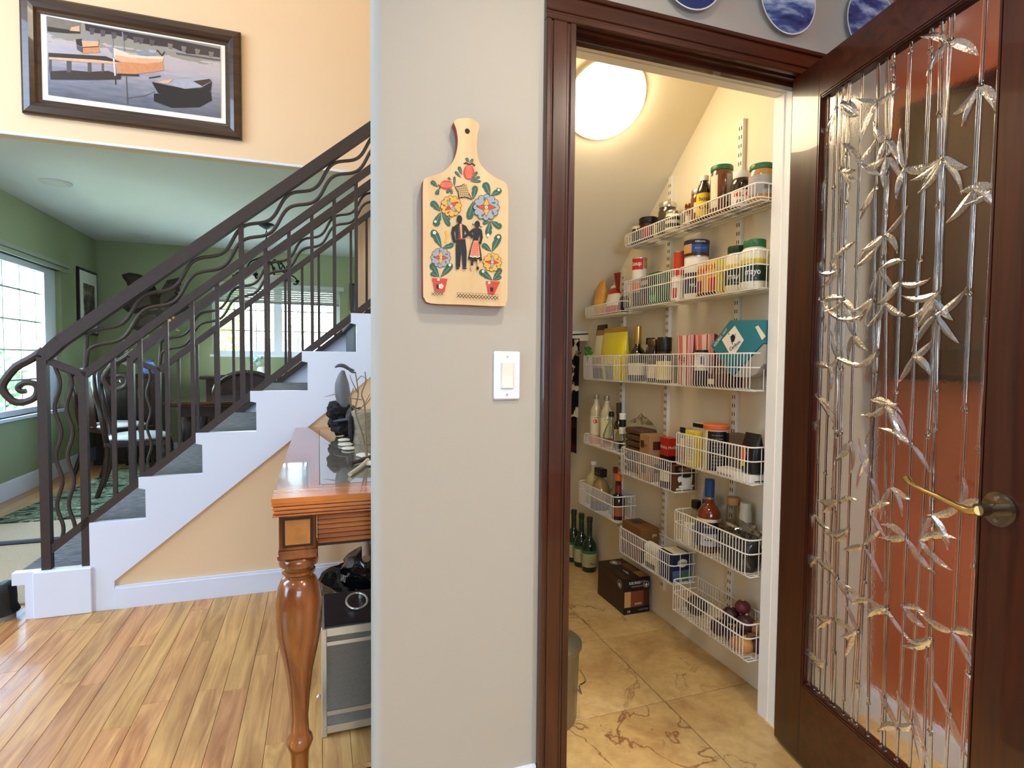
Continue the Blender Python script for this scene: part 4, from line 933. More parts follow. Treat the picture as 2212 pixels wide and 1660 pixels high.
m = MB(); m.flat([(1.624, 1.27), (1.61, 1.279), (1.598, 1.268), (1.604, 1.252), (1.618, 1.25)], fx2); m.flat(ell(1.632, 1.28, .0035, .0022, 8), fx2); m.flat([(1.602, 1.276), (1.597, 1.28), (1.599, 1.271)], fx2); m.flat([(1.616, 1.25), (1.61, 1.25), (1.612, 1.238)], fx2); m.build('logo', NAVY, tb)
def wall_text(mb, txt, size, y, z, x, rot): 
    V, F = text_geo(txt, size, .015)
    mb.add([(x, y-(a*cos(rot)-b*sin(rot)), z+a*sin(rot)+b*cos(rot)) for a, b in V], F)
m = MB(); wall_text(m, 'KEURIG', .0155, 1.688, 1.2565, 1.3747, .72); wall_text(m, 'HOT', .0135, 1.652, 1.2885, 1.3747, .72); m.build('lettering', WHT, tb)
m = MB(); wall_text(m, 'Caribou', .018, 1.6, 1.238, 1.3746, .55); m.build('lettering', NAVY, tb)
m = MB(); wall_text(m, 'COFFEE', .006, 1.594, 1.228, 1.3746, .55); m.build('lettering', GREY, tb)
# ------------------------------------------------------------------ fourth row
zD1 = .7365
for y, lab, frc in ((2.70, 'clear spirit bottle with a red peach on its label, far left', (214, 88, 50)), (2.585, 'clear spirit bottle with plain yellow-tinted label, right of its twin', (222, 206, 130))):
    va = view_ang(1.415, y)
    b = vessel('spirit_bottle', lab, 'bottle', 1.415, y, zD1, [(.031, 0), (.0335, .005), (.0335, .165), (.028, .19), (.014, .215), (.0125, .235), (.0125, .262)], mat('pale_spirit', (206, 194, 156), .08, var=.03, coat=.6), (('cap', [(.014, .24), (.0148, .242), (.0148, .264), (.001, .266)], SILV),), ((.05, .15, .034, CREAM, 1.35), (.0, .045, .034, colr((224, 150, 100)), 1.35, 0, 'tinted_band')))
    r = .0346; n = 14; MB().add([(1.415+r*cos(va+(-.15)+.012*cos(2*pi*i/n)/r), y+r*sin(va-.15+.012*cos(2*pi*i/n)/r), zD1+.122+.012*sin(2*pi*i/n)) for i in range(n)], [tuple(range(n))]).build('fruit_print', colr(frc), b)
    m = MB(); cyl_text(m, '~ ~', .02, 1.415, y, .0346, zD1+.143, va, 0, .02); m.build('lettering', BLK, b)
vessel('carafe', 'round clear glass carafe with a red seal', 'bottle', 1.393, 2.495, zD1, [(.03, 0), (.038, .01), (.043, .04), (.041, .075), (.028, .11), (.014, .135), (.011, .15), (.011, .185)], GLASS, (('stopper', [(.013, .165), (.014, .18), (.011, .19), (.001, .191)], BLK),), ((.03, .058, .0435, DRED, .4, -.4, 'seal'),))
bottle('foil-necked dark bottle standing behind the carafe', 1.445, 2.512, zD1, .026, .232, DJAR, colr((70, 60, 40)), .4, .06, ((.04, .1, .0264, CREAM, 1.0),), nr=.45)
bottle('clear bottle with black and white neck label next to the carafe', 1.405, 2.405, zD1, .034, .19, GLASS, WHT, .45, .03, ((.125, .16, .0165, BLK, 1.5), (.09, .123, .0175, WHT, 1.5)), nr=.42)
zD2 = .6515
wb = thing('gift_basket', 'brown woven gift basket topped with clear crinkled cellophane', 'basket', (1.42, 2.265, zD2))
WEAVE = mat('brown_wicker', (94, 66, 42), .8, var=.5, vs=70, bump=.6, bs=90)
for i in range(7): MB().box(1.376, 1.462, 2.19, 2.332, zD2+.012+i*.03, zD2+.038+i*.03, 0, .006).build('woven_band', WEAVE, wb)
m = MB(); rr = random.Random(3); V = []; F = []
for i in range(9):
    for j in range(7): V.append((1.38+.08*j/6, 2.19+.14*i/8, zD2+.23+.05*sin(pi*i/8)*sin(pi*j/6)+rr.uniform(-.008, .012)))
for i in range(8):
    for j in range(6): F.append((i*7+j, i*7+j+1, (i+1)*7+j+1, (i+1)*7+j))
m.add(V, F).build('cellophane', clear_glass('cellophane', (250, 246, 236), .25, .15), wb)
kp = lambda b: ((b, .15, .55, .3, .65, BRN),)
carton('kraft_box', 'upper kraft carton with printed mill emblem', 'box', (1.366, 1.45, 2.105, 2.185, zD2+.112, zD2+.205), KRAFT, (('L', .1, .45, .35, .7, BRN), ('F', .2, .8, .3, .7, BRN)), (('L', .65, .5, .012, 'Flour', DBRN),))
carton('kraft_box', 'lower kraft carton with printed mill emblem', 'box', (1.366, 1.45, 2.1, 2.19, zD2, zD2+.111), KRAFT, (('L', .25, .7, .3, .7, BRN), ('F', .25, .75, .35, .7, BRN)), ())
carton('coffee_filter_box', 'red filter packet with white script beside the kraft cartons', 'box', (1.41, 1.455, 2.03, 2.09, zD2, zD2+.2), RED, (('F', 0, 1, 0, .62, BLK), ('L', 0, 1, 0, .62, BLK)), (('F', .5, .8, .02, 'Melita', WHT), ('L', .5, .8, .02, 'Melita', WHT)))
jar('wide coffee tin with dark lid in front of the red packet', 1.40, 2.0, zD2, .045, .1, DBRN, mat('dark_red_lid', (48, 18, 16), .3, coat=.3), .012, labels=((.03, .075, .0454, CREAM, .7, -.3),), lidr=.046)
carton('coffee_box', 'brown coffee box with white cup picture at the basket end', 'box', (1.362, 1.465, 1.918, 1.95, zD2, zD2+.106), colr((96, 56, 30)), (('F', .02, .98, .7, .98, DBRN), ('F', .1, .9, .04, .12, CREAM)), (('F', .55, .85, .016, 'ORIGINAL', colr((200, 170, 110))), ('F', .5, .75, .012, 'DONUT', colr((200, 170, 110)))))
cupb = bpy.data.objects['coffee_box.001']; cb_ = (1.362, 1.465, 1.918, 1.95, zD2, zD2+.106)
m = MB(); m.add([fpt(cb_, 'F', u, v, .003) for u, v in ((.3, .6), (.85, .6), (.83, .35), (.74, .22), (.42, .22), (.32, .38))], [(0, 1, 2, 3, 4, 5)]); m.add([fpt(cb_, 'F', .25+.09*cos(a*.5), .47+.12*sin(a*.5), .0028) for a in range(12)], [tuple(range(12))])
m.add([fpt(cb_, 'F', .57+.38*cos(a*.524), .18+.07*sin(a*.524), .0025) for a in range(12)], [tuple(range(12))]); m.build('cup_picture', WHT, cupb)
MB().add([fpt(cb_, 'F', .57+.25*cos(a*.524), .58+.07*sin(a*.524), .0034) for a in range(12)], [tuple(range(12))]).build('coffee_picture', DBRN, cupb)
zD3 = .7735
carton('cracker_box', 'white packet with black top at the left of the yellow packet', 'packet', (1.372, 1.40, 1.862, 1.898, zD3, zD3+.145), GREY, (('L', 0, 1, .85, 1, BLK), ('L', .1, .9, .1, .3, TAN), ('L', .1, .9, .5, .7, WHT)), ())
carton('recipe_box', 'pale box with scalloped black top edge behind the yellow packet', 'box', (1.435, 1.462, 1.83, 1.9, zD3, zD3+.16), PAPERW, (('L', .0, 1, .9, 1, BLK), ('F', 0, 1, .9, 1, BLK)), ())
carton('pasta_packet', 'yellow packet with dense small print in the fourth row', 'packet', (1.366, 1.40, 1.79, 1.858, zD3, zD3+.138), colr((228, 206, 60)), (('L', .12, .88, .1, .82, CREAM),), tuple(('L', .5, .2+.09*i, .012, 'lllll IIII', colr((150, 130, 60))) for i in range(7)))
cn = can('canister with orange lid and black printed label', 1.41, 1.728, zD3, .043, .17, CREAM, ((.004, .15, .0434, BLK, .85, .1),), tuple(('== == ===', .009, .135-.013*i, .0439, GREY, .1, .01) for i in range(10)), parts=(('orange_lid', [(.0455, .155), (.0475, .157), (.0475, .17), (.044, .174), (.001, .174)], ORG_),), name='canister')
carton('coffee_pack', 'open brown paper carton behind the black coffee pouch', 'box', (1.41, 1.462, 1.56, 1.672, zD3, zD3+.148), colr((96, 78, 60), .8), (('L', .0, .12, 0, 1, BLK),), ())
bg = bag('coffee_pouch', 'black coffee pouch with orange bird print, right end of fourth row', 'bag', 1.4, 1.528, zD3+.03, .075, .06, .135, [mat('black_matte_foil', (22, 20, 22), .35, var=.2), ORG_, YEL], seed=12, band=lambda a, f: 0, top=1.05)
m = MB(); m.flat([(1.548, zD3+.12), (1.53, zD3+.125), (1.522, zD3+.1), (1.53, zD3+.06), (1.55, zD3+.055), (1.545, zD3+.09)], lambda u, v: (1.368, u, v)); m.build('bird_print', ORG_, bg)
MB().flat([(1.548, zD3+.072), (1.532, zD3+.075), (1.53, zD3+.055), (1.55, zD3+.05)], lambda u, v: (1.3675, u, v)).build('bird_print', YEL, bg)
m = MB(); V, F = text_geo('GROUND', .009, .01); m.add([(1.42+a, 1.4982, zD3+.09+b) for a, b in V], F); m.build('lettering', GREY, bg)
carton('filter_box', 'flat white box lying under the black coffee pouch', 'box', (1.362, 1.462, 1.497, 1.665, zD3, zD3+.028), WHT, (('L', .0, .5, .1, .4, GREY), ('F', .2, .8, .1, .25, BRN)), ())
# ------------------------------------------------------------------ fifth row
zE1 = .3985
bottle('round clear bottle with white cap, far left of the fifth row', 1.425, 2.74, zE1, .04, .235, mat('pale_liquor', (196, 190, 140), .08, var=.04, coat=.6), WHT, .3, .02, nr=.36)
lb = vessel('liqueur_bottle', 'round-shouldered bottle with square black cap', 'bottle', 1.41, 2.63, zE1, [(.042, 0), (.05, .01), (.052, .06), (.048, .11), (.034, .145), (.018, .158), (.016, .175)], mat('golden_liquor', (150, 122, 70), .08, var=.05, coat=.6), (), ((.0, .05, .0525, colr((60, 56, 110)), 1.4),))
MB().box(1.39, 1.43, 2.595, 2.665, zE1+.172, zE1+.215, 0, .003).build('square_cap', BLK, lb)
m = MB(); V, F = text_geo('Disaronno', .011, .01); m.add([(1.3893, 2.63-a, zE1+.19+b) for a, b in V], F); m.build('lettering', GREY, lb)
bottle('slim clear bottle with small dark red cap', 1.43, 2.51, zE1, .03, .242, GLASS, DRED, .45, .03, nr=.36)
bottle('dark bottle with orange-red cap at the basket corner', 1.402, 2.43, zE1, .034, .222, DJAR, ORG_, .45, .03, ((.02, .07, .0344, colr((150, 90, 50)), 1.3), (.135, .17, .0165, DRED, 1.5)), nr=.45, )
zE2 = .2705
carton('shipping_box', 'flat brown cardboard box with dark print on top', 'box', (1.365, 1.46, 2.16, 2.325, zE2, zE2+.155), colr((122, 80, 40), .7), (('T', .15, .5, .2, .8, DBRN), ('F', 0, 1, .0, .35, DBRN)), (('F', .75, .8, .022, 'po', CREAM),))
carton('tea_box', 'navy tea box with white oval emblem at the basket end', 'box', (1.37, 1.462, 1.925, 2.02, zE2, zE2+.115), NAVY, (('F', 0, 1, 0, .42, colr((70, 96, 140))), ('F', .45, 1, .05, .32, colr((70, 110, 70))), ('T', 0, 1, .15, .85, CREAM)), (('F', .5, .68, .0105, 'TWININGS', NAVY),))
tb2 = bpy.data.objects['tea_box.001']; cb_ = (1.37, 1.462, 1.925, 2.02, zE2, zE2+.115)
MB().add([fpt(cb_, 'F', .5+.27*cos(a*.393), .68+.15*sin(a*.393), .0016) for a in range(16)], [tuple(range(16))]).build('oval_emblem', CREAM, tb2)
pr = thing('paper_roll', 'white paper roll lying beside the navy tea box', 'roll', (1.385, 2.09, zE2)); m = MB().tube([(1.39, 2.03, zE2+.085), (1.39, 2.13, zE2+.085)], .026, 18); m.build('roll', PAPERW, pr)
carton('snack_box', 'cream and black box under the white paper roll', 'box', (1.366, 1.45, 2.035, 2.13, zE2, zE2+.058), CREAM, (('L', .1, .9, .1, .5, BLK),), ())
zE3 = .4605
vessel('bourbon_bottle', 'bourbon bottle with tall dark blue cap and blue label', 'bottle', 1.405, 1.752, zE3, [(.038, 0), (.0415, .006), (.0415, .09), (.044, .125), (.042, .15), (.03, .17), (.0165, .182), (.0155, .21), (.0155, .268)], mat('bourbon', (112, 44, 14), .06, var=.15, coat=.8), (('cap', [(.0175, .205), (.018, .208), (.0185, .262), (.0175, .274), (.001, .275)], colr((24, 62, 120), .3)), ('wax_seal', [(.0182, .2), (.0182, .207)], GOLD)), ((.02, .115, .0445, NAVY, 1.3), (.028, .075, .0449, colr((198, 206, 224)), .7), (.118, .13, .0447, CREAM, 1.5)), (('~~', .03, .052, .0455, NAVY, 0, .02), ('BOURBON', .008, .1, .0455, WHT, 0, .01)))
jar('clear jar with cork lid behind the bourbon bottle', 1.445, 1.668, zE3, .024, .222, GLASS, colr((170, 136, 88), .8), .026, lidr=.023)
jar('frosted plastic jar nearest the wall, right of the cork jar', 1.45, 1.61, zE3, .022, .215, mat('frosted_plastic', (206, 200, 180), .5), colr((206, 200, 180)), .02)
bag('blue_pouch', 'blue and sky-blue pouch left of the bourbon bottle', 'bag', 1.44, 1.8, zE3, .07, .045, .225, [colr((26, 60, 150)), colr((120, 170, 204))], seed=15, band=lambda a, f: 1 if f > .72 else 0, top=.9)
bottle('small black-capped bottle at the left behind the wires', 1.43, 1.862, zE3, .022, .165, mat('pale_sauce', (150, 140, 110), .2), BLK, .25, .03, nr=.75)
jar('white plastic jar behind the wires, left of the bourbon', 1.392, 1.852, zE3, .024, .078, WHT, WHT, .014, labels=((.01, .05, .0243, CREAM, 1.2),))
bag('plastic_bag', 'clear plastic bag of dark dried mushrooms, right of the bourbon', 'bag', 1.41, 1.585, zE3, .16, .1, .125, mat('dark_bagged_food', (46, 38, 32), .25, var=.9, vs=26, coat=.8), seed=17, amp=.3)
wr = thing('plastic_wrap', 'crumpled clear plastic wrap heaped over the bagged mushrooms', 'wrap', (1.41, 1.585, zE3+.09)); MB().blob((1.41, 1.6, zE3+.125), (.048, .085, .03), 3, .7, 2.6, seed=4).build('film', clear_glass('plastic_film', (226, 222, 216), .9, .12), wr)
# ------------------------------------------------------------------ lowest basket
zF = .1735
def onion(lab, x, y, r, rgb, seed, nm='onion', cat='vegetable', z=None):
    z = zF if z is None else z; t = thing(nm, lab, cat, (x, y, z)); MB().blob((x, y, z+r*.95), (r, r*1.02, r*.92), 3, .06, 2, seed=seed).build('bulb', mat('skin_%d' % seed, rgb, .4, var=.3, vs=40), t)
    MB().tube([(x, y, z+r*1.75), (x+.004, y, z+r*2.05)], [.006, .002], 6).build('stem', TAN, t)
onion('big dark brown coconut alone in the lowest basket', 1.415, 1.825, .042, (54, 34, 22), 31, 'coconut', 'fruit')
onion('purple onion at the left of the onion pile', 1.39, 1.66, .034, (64, 22, 36), 32)
onion('yellow onion showing at the front corner of the lowest basket', 1.388, 1.53, .031, (196, 140, 74), 33)
onion('purple onion at the right front corner of the lowest basket', 1.432, 1.515, .031, (74, 24, 40), 34)
onion('purple onion in the middle of the pile, behind the wires', 1.4, 1.595, .034, (70, 26, 40), 35)
onion('purple onion on top of the pile in the lowest basket', 1.42, 1.56, .033, (70, 34, 44), 36, z=zF+.055)
onion('brown potato behind the onions, against the wall', 1.442, 1.62, .03, (130, 92, 60), 37, 'potato')
onion('pale potato resting on the right onions', 1.44, 1.525, .026, (150, 112, 76), 38, 'potato', z=zF+.058)
onion('dark purple onion on top of the left of the pile', 1.412, 1.628, .032, (58, 24, 36), 39, z=zF+.058)
onion('tan potato wedged between the front onions', 1.378, 1.56, .024, (176, 128, 80), 40, 'potato')
onion('small red onion crowning the pile', 1.43, 1.59, .027, (96, 40, 44), 41, z=zF+.105)
# ------------------------------------------------------------------ pantry floor
SB = (1.334, 1.472, 2.244, 2.5, 0, .168)
sb = carton('coffee_box', 'dark brown coffee pod box standing on the pantry floor', 'box', SB, colr((44, 26, 20)), (('F', 0, 1, .66, 1, BLK), ('F', 0, 1, 0, .2, BLK), ('F', .02, .26, .2, .64, TAN), ('F', .26, .76, .2, .64, colr((130, 62, 36))), ('F', .76, .98, .2, .64, colr((70, 34, 24))), ('T', .25, .95, .3, .55, BLK), ('T', .3, .98, .62, .9, colr((120, 74, 40))), ('T', .72, .98, .62, .95, TAN), ('L', 0, 1, .64, .655, BRN), ('L', 0, 1, .56, .57, BRN)), (('F', .4, .87, .0175, 'KEURIG', WHT), ('F', .68, .88, .015, 'HOT', GREY), ('F', .5, .77, .0095, 'HOUSE BLEND', GREY), ('F', .55, .28, .012, 'BLEND', CREAM), ('F', .18, .08, .016, '14', WHT), ('F', .75, .1, .009, 'K-CUP PODS', GREY), ('T', .7, .4, .02, 'coffee', WHT)))
def round_logo(par, b, face, u, v, r, W, Hh):
    def P(a, c, e): return fpt(b, face, u+a/W, v+c/Hh, e)
    MB().add([P(r*cos(i*.393), r*sin(i*.393), .0022) for i in range(16)], [tuple(range(16))]).build('logo_disc', GREY, par)
    m = MB()
    m.add([P(r*.78*cos(i*.393), r*.78*sin(i*.393), .0025) for i in range(16)], [tuple(range(16))]); m.build('logo_ground', BLK, par)
    m = MB(); m.add([P(a*r, c*r, .0028) for a, c in ((-.14, .3), (0, .5), (.14, .3), (.3, -.1), (.2, -.6), (-.2, -.6), (-.3, -.1))], [tuple(range(7))])
    for s in (-1, 1): m.add([P(s*a*r, c*r, .0028) for a, c in ((.42, -.55), (.62, -.1), (.5, .35), (.42, -.1))], [(0, 1, 2, 3)])
    m.build('logo_figure', WHT, par)
round_logo(sb, SB, 'F', .85, .8, .0165, .138, .168); round_logo(sb, SB, 'L', .86, .8, .02, .256, .168); round_logo(sb, SB, 'T', .2, .5, .028, .256, .138)
for i, (y, x, lab) in enumerate(((2.80, 1.437, 'green sparkling water bottle nearest the coffee pod box'), (2.885, 1.428, 'middle green glass bottle of three on the pantry floor'), (2.97, 1.42, 'green glass bottle furthest back on the pantry floor'), (3.06, 1.405, 'green glass bottle hidden behind the other three'))):
    bottle(lab, x, y, 0, .0415, .305, GLDK, GLDK, .42, .03, ((.03, .105, .042, colr((176, 170, 130)), 1.4), (.106, .122, .042, colr((40, 110, 70)), 1.4)), (('Perla', .016, .05, .0424, DBRN, .5),), nr=.36, name='water_bottle')
tc_ = thing('metal_bin', 'galvanised metal bin with domed lid beside the pantry doorway', 'bin', (.712, 1.665, 0))
m = MB(); n = 48; prof = [(.088, 0), (.092, .012), (.1, .255)]
for (r, z) in prof:
    for i in range(n): rr = r*(1+(.012 if i % 4 < 2 else 0)*(1 if 0 < z < .25 else .3)); m.V.append(Vector((.712+rr*cos(2*pi*i/n), 1.665+rr*sin(2*pi*i/n), z)))
for j in range(2):
    for i in range(n): m.F.append([j*n+i, j*n+(i+1) % n, (j+1)*n+(i+1) % n, (j+1)*n+i]); m.I.append(0); m.S.append(False)
m.F.append(list(range(n-1, -1, -1))); m.I.append(0); m.S.append(False); m.build('ribbed_body', STEEL, tc_)
MB().lathe([(.106, .243), (.108, .247), (.108, .258), (.1, .262), (.06, .285), (.001, .292)], (.712, 1.665, 0), 36).build('lid', STEEL, tc_)
MB().tube(smooth_path([(.712, 1.62, .29), (.712, 1.635, .31), (.712, 1.665, .318), (.712, 1.695, .31), (.712, 1.71, .29)], 4), .005, 8).build('lid_handle', STEEL, tc_)
MB().tube(smooth_path([(.81, 1.63, .16), (.835, 1.64, .115), (.825, 1.665, .085), (.80, 1.6, .10), (.77, 1.575, .14)], 5), .0025, 6).build('bail_handle', STEEL, tc_)
# hanging aprons, deep left
for (x0, x1, y, z0, z1, lab, rgb, sd) in ((1.16, 1.425, 2.93, .84, 1.31, 'black and cream patterned apron hanging deep in the pantry', (24, 22, 22), 1), (1.12, 1.452, 3.02, .62, 1.2, 'long dark apron hanging behind the patterned one', (30, 18, 14), 2)):
    a = thing('hanging_apron', lab, 'apron', ((x0+x1)/2, y, z0)); m = MB(); nu, nv = 22, 10; V = []
    for side in (0, .006):
        for j in range(nv+1):
            for i in range(nu+1):
                f = i/nu; V.append((x0+(x1-x0)*f, y+side+.018*sin(f*14+sd)*(1-.4*j/nv), z0+(z1-z0)*j/nv+(.02*sin(f*9) if j == 0 else 0)))
    K = (nu+1)*(nv+1); F = []
    for j in range(nv):
        for i in range(nu): A = j*(nu+1)+i; F.append((A, A+1, A+nu+2, A+nu+1)); F.append((K+A, K+A+nu+1, K+A+nu+2, K+A+1))
    for i in range(nu): F.append((i, K+i, K+i+1, i+1)); A = nv*(nu+1)+i; F.append((A, A+1, K+A+1, K+A))
    for j in range(nv): A = j*(nu+1); F.append((A, A+nu+1, K+A+nu+1, K+A)); B = A+nu; F.append((B, K+B, K+B+nu+1, B+nu+1))
    t = NT('apron_cloth_%d' % sd); t.set(.9, 0, .1); t.link(t.ramp(t.noise(t.coord(), 14, 2), [(.52, lin(rgb)), (.58, lin((206, 192, 160) if sd == 1 else (60, 30, 24)))]), t.b.inputs['Base Color'])
    m.add(V, F, 0, True).build('cloth', t.m, a)
    MB().tube([((x0+x1)/2, y, z1-.01), ((x0+x1)/2+.05, y+.02, z1+.02), (1.492, y+.03, z1+.03)], .004, 6).build('hanging_loop', BLK, a)
# ================================================================== HALL TABLE
TZ = .831
TW = wood('table_walnut', (108, 44, 14), (176, 92, 40), 1, 7, 10, .16, .7)
TWX = wood('table_walnut_across', (150, 72, 26), (214, 132, 62), 0, 7, 10, .18, .6)
TWL = wood('table_leg_walnut', (84, 36, 12), (164, 98, 44), 2, 6, 7, .22, .6, c3=(186, 124, 62))
BURL = mat('burl_veneer', (164, 108, 52), .35, var=.35, vs=50, coat=.3); TDK = mat('table_dark_line', (34, 16, 10), .4)
tb = thing('hall_table', 'carved walnut hall table with turned legs and glass inset top', 'table', (.13, 2.25, 0))
X0, X1, YA, YB = -.112, .40, 1.485, 3.008
for b_, m_ in (((X0, 0, YA+.13, YB-.13), TW), ((X1-.112, X1, YA+.13, YB-.13), TW), ((X0, X1, YA, YA+.13), TWX), ((X0, X1, YB-.13, YB), TWX)): MB().box(*b_, TZ-.012, TZ).build('top_border', m_, tb)
MB().box(0, X1-.112, YA+.13, YB-.13, TZ-.02, TZ-.008).build('top_panel', mat('pale_panel', (196, 172, 140), .5), tb)
MB().box(.001, X1-.113, YA+.131, YB-.131, TZ-.0078, TZ+.001, 0, .003).build('inset_glass', mat('inset_mirror_glass', (120, 112, 100), .02, 0, var=.02, coat=1, spec=1), tb)
e = MB()
for i, (o, z0, z1) in enumerate(((.0, TZ-.02, TZ-.012), (.0015, TZ-.0305, TZ-.0225), (.003, TZ-.041, TZ-.033), (.0, TZ-.047, TZ-.043))): e.box(X0+o, X1-o, YA+o, YB-o, z0, z1, 0, .0015)
e.build('reeded_edge', TWX, tb); MB().box(X0+.009, X1-.009, YA+.009, YB-.009, TZ-.0455, TZ-.013).build('edge_groove', TDK, tb)  # dark core puts shade between the reeds by colour
AZ0, AZ1 = .69, TZ-.046
for (a, b, horiz) in ((YA+.042, YA+.06, 1), (YB-.06, YB-.042, 1)):
    MB().box(-.005, X1-.105, a, b, AZ0, AZ1).build('apron_board', TDK, tb); m = MB()  # dark board colours in the shade between the flutes
    for k in range(7): z = AZ0+.008+k*.0125; m.box(-.005, X1-.105, a-.005 if a < 2 else b, a if a < 2 else b+.005, z, z+.0105, 0, .003)
    m.build('fluted_apron', TWX, tb)
for (a, b) in ((X0+.025, X0+.042), (X1-.042, X1-.025)):
    MB().box(a, b, YA+.11, YB-.11, AZ0, AZ1).build('apron_board', TDK, tb); m = MB()  # same dark backing for the groove shade on the long sides
    for k in range(7): z = AZ0+.008+k*.0125; m.box(a-.004, a, YA+.11, YB-.11, z, z+.0105, 0, .003)
    m.build('fluted_apron', TW, tb)
LP = [(.0, .0), (.0225, .0), (.026, .02), (.024, .06), (.0215, .094), (.024, .139), (.0295, .153), (.034, .166), (.031, .178), (.0235, .189), (.022, .233), (.0265, .296), (.0345, .36), (.0455, .412), (.0555, .463), (.0585, .513), (.0585, .549), (.052, .583), (.043, .604), (.034, .611), (.034, .616), (.0415, .622), (.0415, .628), (.036, .632), (.036, .637), (.0475, .643), (.0495, .654), (.0455, .665), (.0405, .669)]
for (cx, cy) in ((-.052, YA+.062), (X1-.06, YA+.062), (-.052, YB-.062), (X1-.06, YB-.062)):
    l = MB().lathe(LP, (cx, cy, 0), 28).build('leg', TWL, tb)
    m = MB(); m.box(cx-.0485, cx+.0485, cy-.0485, cy+.0485, .669, .684, 0, .003).box(cx-.046, cx+.046, cy-.046, cy+.046, .684, .692); m.box(cx-.0445, cx+.0445, cy-.0445, cy+.0445, .692, AZ1, 0, .002); m.build('corner_block', TWL, l)
    s = -1 if cy < 2 else 1; f = cy+s*.0445
    MB().box(cx-.036, cx+.036, min(f, f+s*.0015), max(f, f+s*.0015), .701, .777).build('inset_line', TDK, l)
    MB().box(cx-.03, cx+.03, min(f, f+s*.0035), max(f, f+s*.0035), .707, .771, 0, .001).build('burl_panel', BURL, l)
# ---- things on the table
ROCK = mat('black_driftwood', (26, 22, 21), .85, var=.5, vs=30, bump=.8, bs=45)
WH = mat('carved_grey_stone', (104, 104, 106), .5, var=.12, vs=20)
wh = thing('whale_sculpture', 'carved grey diving whale with raised tail on black driftwood', 'sculpture', (.11, 2.62, TZ))
m = MB()
m.blob((.09, 2.62, .95), (.06, .05, .045), 3, .5, 2.5, seed=3); m.blob((.085, 2.63, .90), (.045, .05, .045), 3, .5, 2.5, seed=5); m.blob((.105, 2.62, .873), (.05, .05, .036), 3, .5, 2.5, seed=7); m.blob((.145, 2.66, .915), (.05, .05, .05), 3, .5, 2.5, seed=9)
m.build('driftwood_base', ROCK, wh)
body = smooth_path([(.103, 2.6, 1.128), (.099, 2.6, 1.105), (.098, 2.6, 1.07), (.1, 2.6, 1.03), (.107, 2.6, .99), (.118, 2.6, .955), (.122, 2.59, .93), (.116, 2.585, .912)], 4); nb = len(body)
rad = [.006, .018, .03, .034, .033, .024, .012, .006]
MB().tube(body, [rad[min(7, int(i*7/(nb-1)))]*(1-(i*7/(nb-1) % 1))+rad[min(7, int(i*7/(nb-1))+1)]*(i*7/(nb-1) % 1) for i in range(nb)], 14).build('body', WH, wh)
def fin(path, w, th, nm):
    P = smooth_path(path, 5); n = len(P); MB().tube(P, [max(.001, w*sin(pi*min(1, (i/(n-1))*.94+.04))**.7) for i in range(n)], 10, fl=th).build(nm, mat('dark_slate', (74, 78, 86), .5, var=.12), wh)
fin([(.068, 2.6, 1.141), (.085, 2.6, 1.150), (.106, 2.6, 1.148), (.13, 2.6, 1.134), (.152, 2.6, 1.128)], .013, .7, 'tail_fluke')
fin([(.125, 2.58, 1.13), (.14, 2.58, 1.122), (.158, 2.58, 1.118)], .010, .5, 'tail_fluke')
MB().tube([(.095, 2.59, 1.03), (.06, 2.58, 1.022), (.02, 2.57, 1.012)], [.004, .003, .001], 6).build('side_fin', GREY, wh)
fin([(.06, 2.575, .904), (.09, 2.57, .909), (.125, 2.57, .913), (.165, 2.575, .918)], .022, .35, 'ledge')
lg = thing('birch_log', 'upright pale log with dark bark standing on hall table', 'log', (.185, 2.38, TZ))
BARK = mat('speckled_bark', (150, 136, 112), .9, var=.6, vs=60, bump=.7, bs=70)
m = MB(); m.lathe([(.058, 0), (.06, .03), (.056, .09), (.058, .13), (.05, .137), (.001, .137)], (.185, 2.38, TZ+.0015), 24); m.V = [v+Vector((.006*noise.noise(v*40), .006*noise.noise(v*40+Vector((5, 0, 0))), 0)) for v in m.V]; m.build('log', BARK, lg)
m = MB().blob((.125, 2.37, TZ+.065), (.013, .03, .06), 2, .4, 3, seed=3); m.build('bark_flake', ROCK, lg)
for i, (x, y, r, lab) in enumerate(((.10, 2.33, .03, 'flat pale stone left of the log on glass'), (.105, 2.22, .026, 'second flat pale stone nearer the front of table'), (.15, 2.05, .028, 'flat white stone beside the twigs'), (.165, 1.88, .03, 'flat white stone nearest the table front'), (.10, 2.46, .026, 'flat pale stone beneath the driftwood'))):
    t = MB().blob((x, y, TZ+.006), (r, r*1.4, .006), 2, .15, 2, seed=i); o = t.build('flat_stone', mat('pale_stone', (206, 198, 184), .7, var=.12), None); tag(o, lab, 'stone')
tw = thing('twig_arrangement', 'bare branching twigs rising in front of the log', 'twigs', (.15, 1.95, TZ)); TWG = mat('dry_twig', (140, 118, 92), .85, var=.25, vs=40)
def twig(P, r0, r1, nm='twig'): Q = smooth_path(P, 4); n = len(Q); MB().tube(Q, [r0+(r1-r0)*i/(n-1) for i in range(n)], 6).build(nm, TWG, tw)
z = TZ+.004
twig([(.155, 1.95, z), (.14, 1.97, .92), (.118, 1.98, 1.0), (.128, 1.99, 1.06), (.12, 2.0, 1.13)], .004, .002)
twig([(.155, 1.95, z), (.15, 1.96, .93), (.148, 1.97, 1.02), (.138, 1.97, 1.06), (.152, 1.98, 1.1), (.15, 1.98, 1.135)], .004, .002)
twig([(.12, 1.98, 1.0), (.1, 1.98, 1.035), (.112, 1.98, 1.08)], .0025, .0015); twig([(.128, 1.99, 1.06), (.108, 1.98, 1.1), (.1, 1.98, 1.125)], .002, .001); twig([(.122, 2.0, 1.1), (.14, 2, 1.12), (.16, 2, 1.105)], .002, .001)
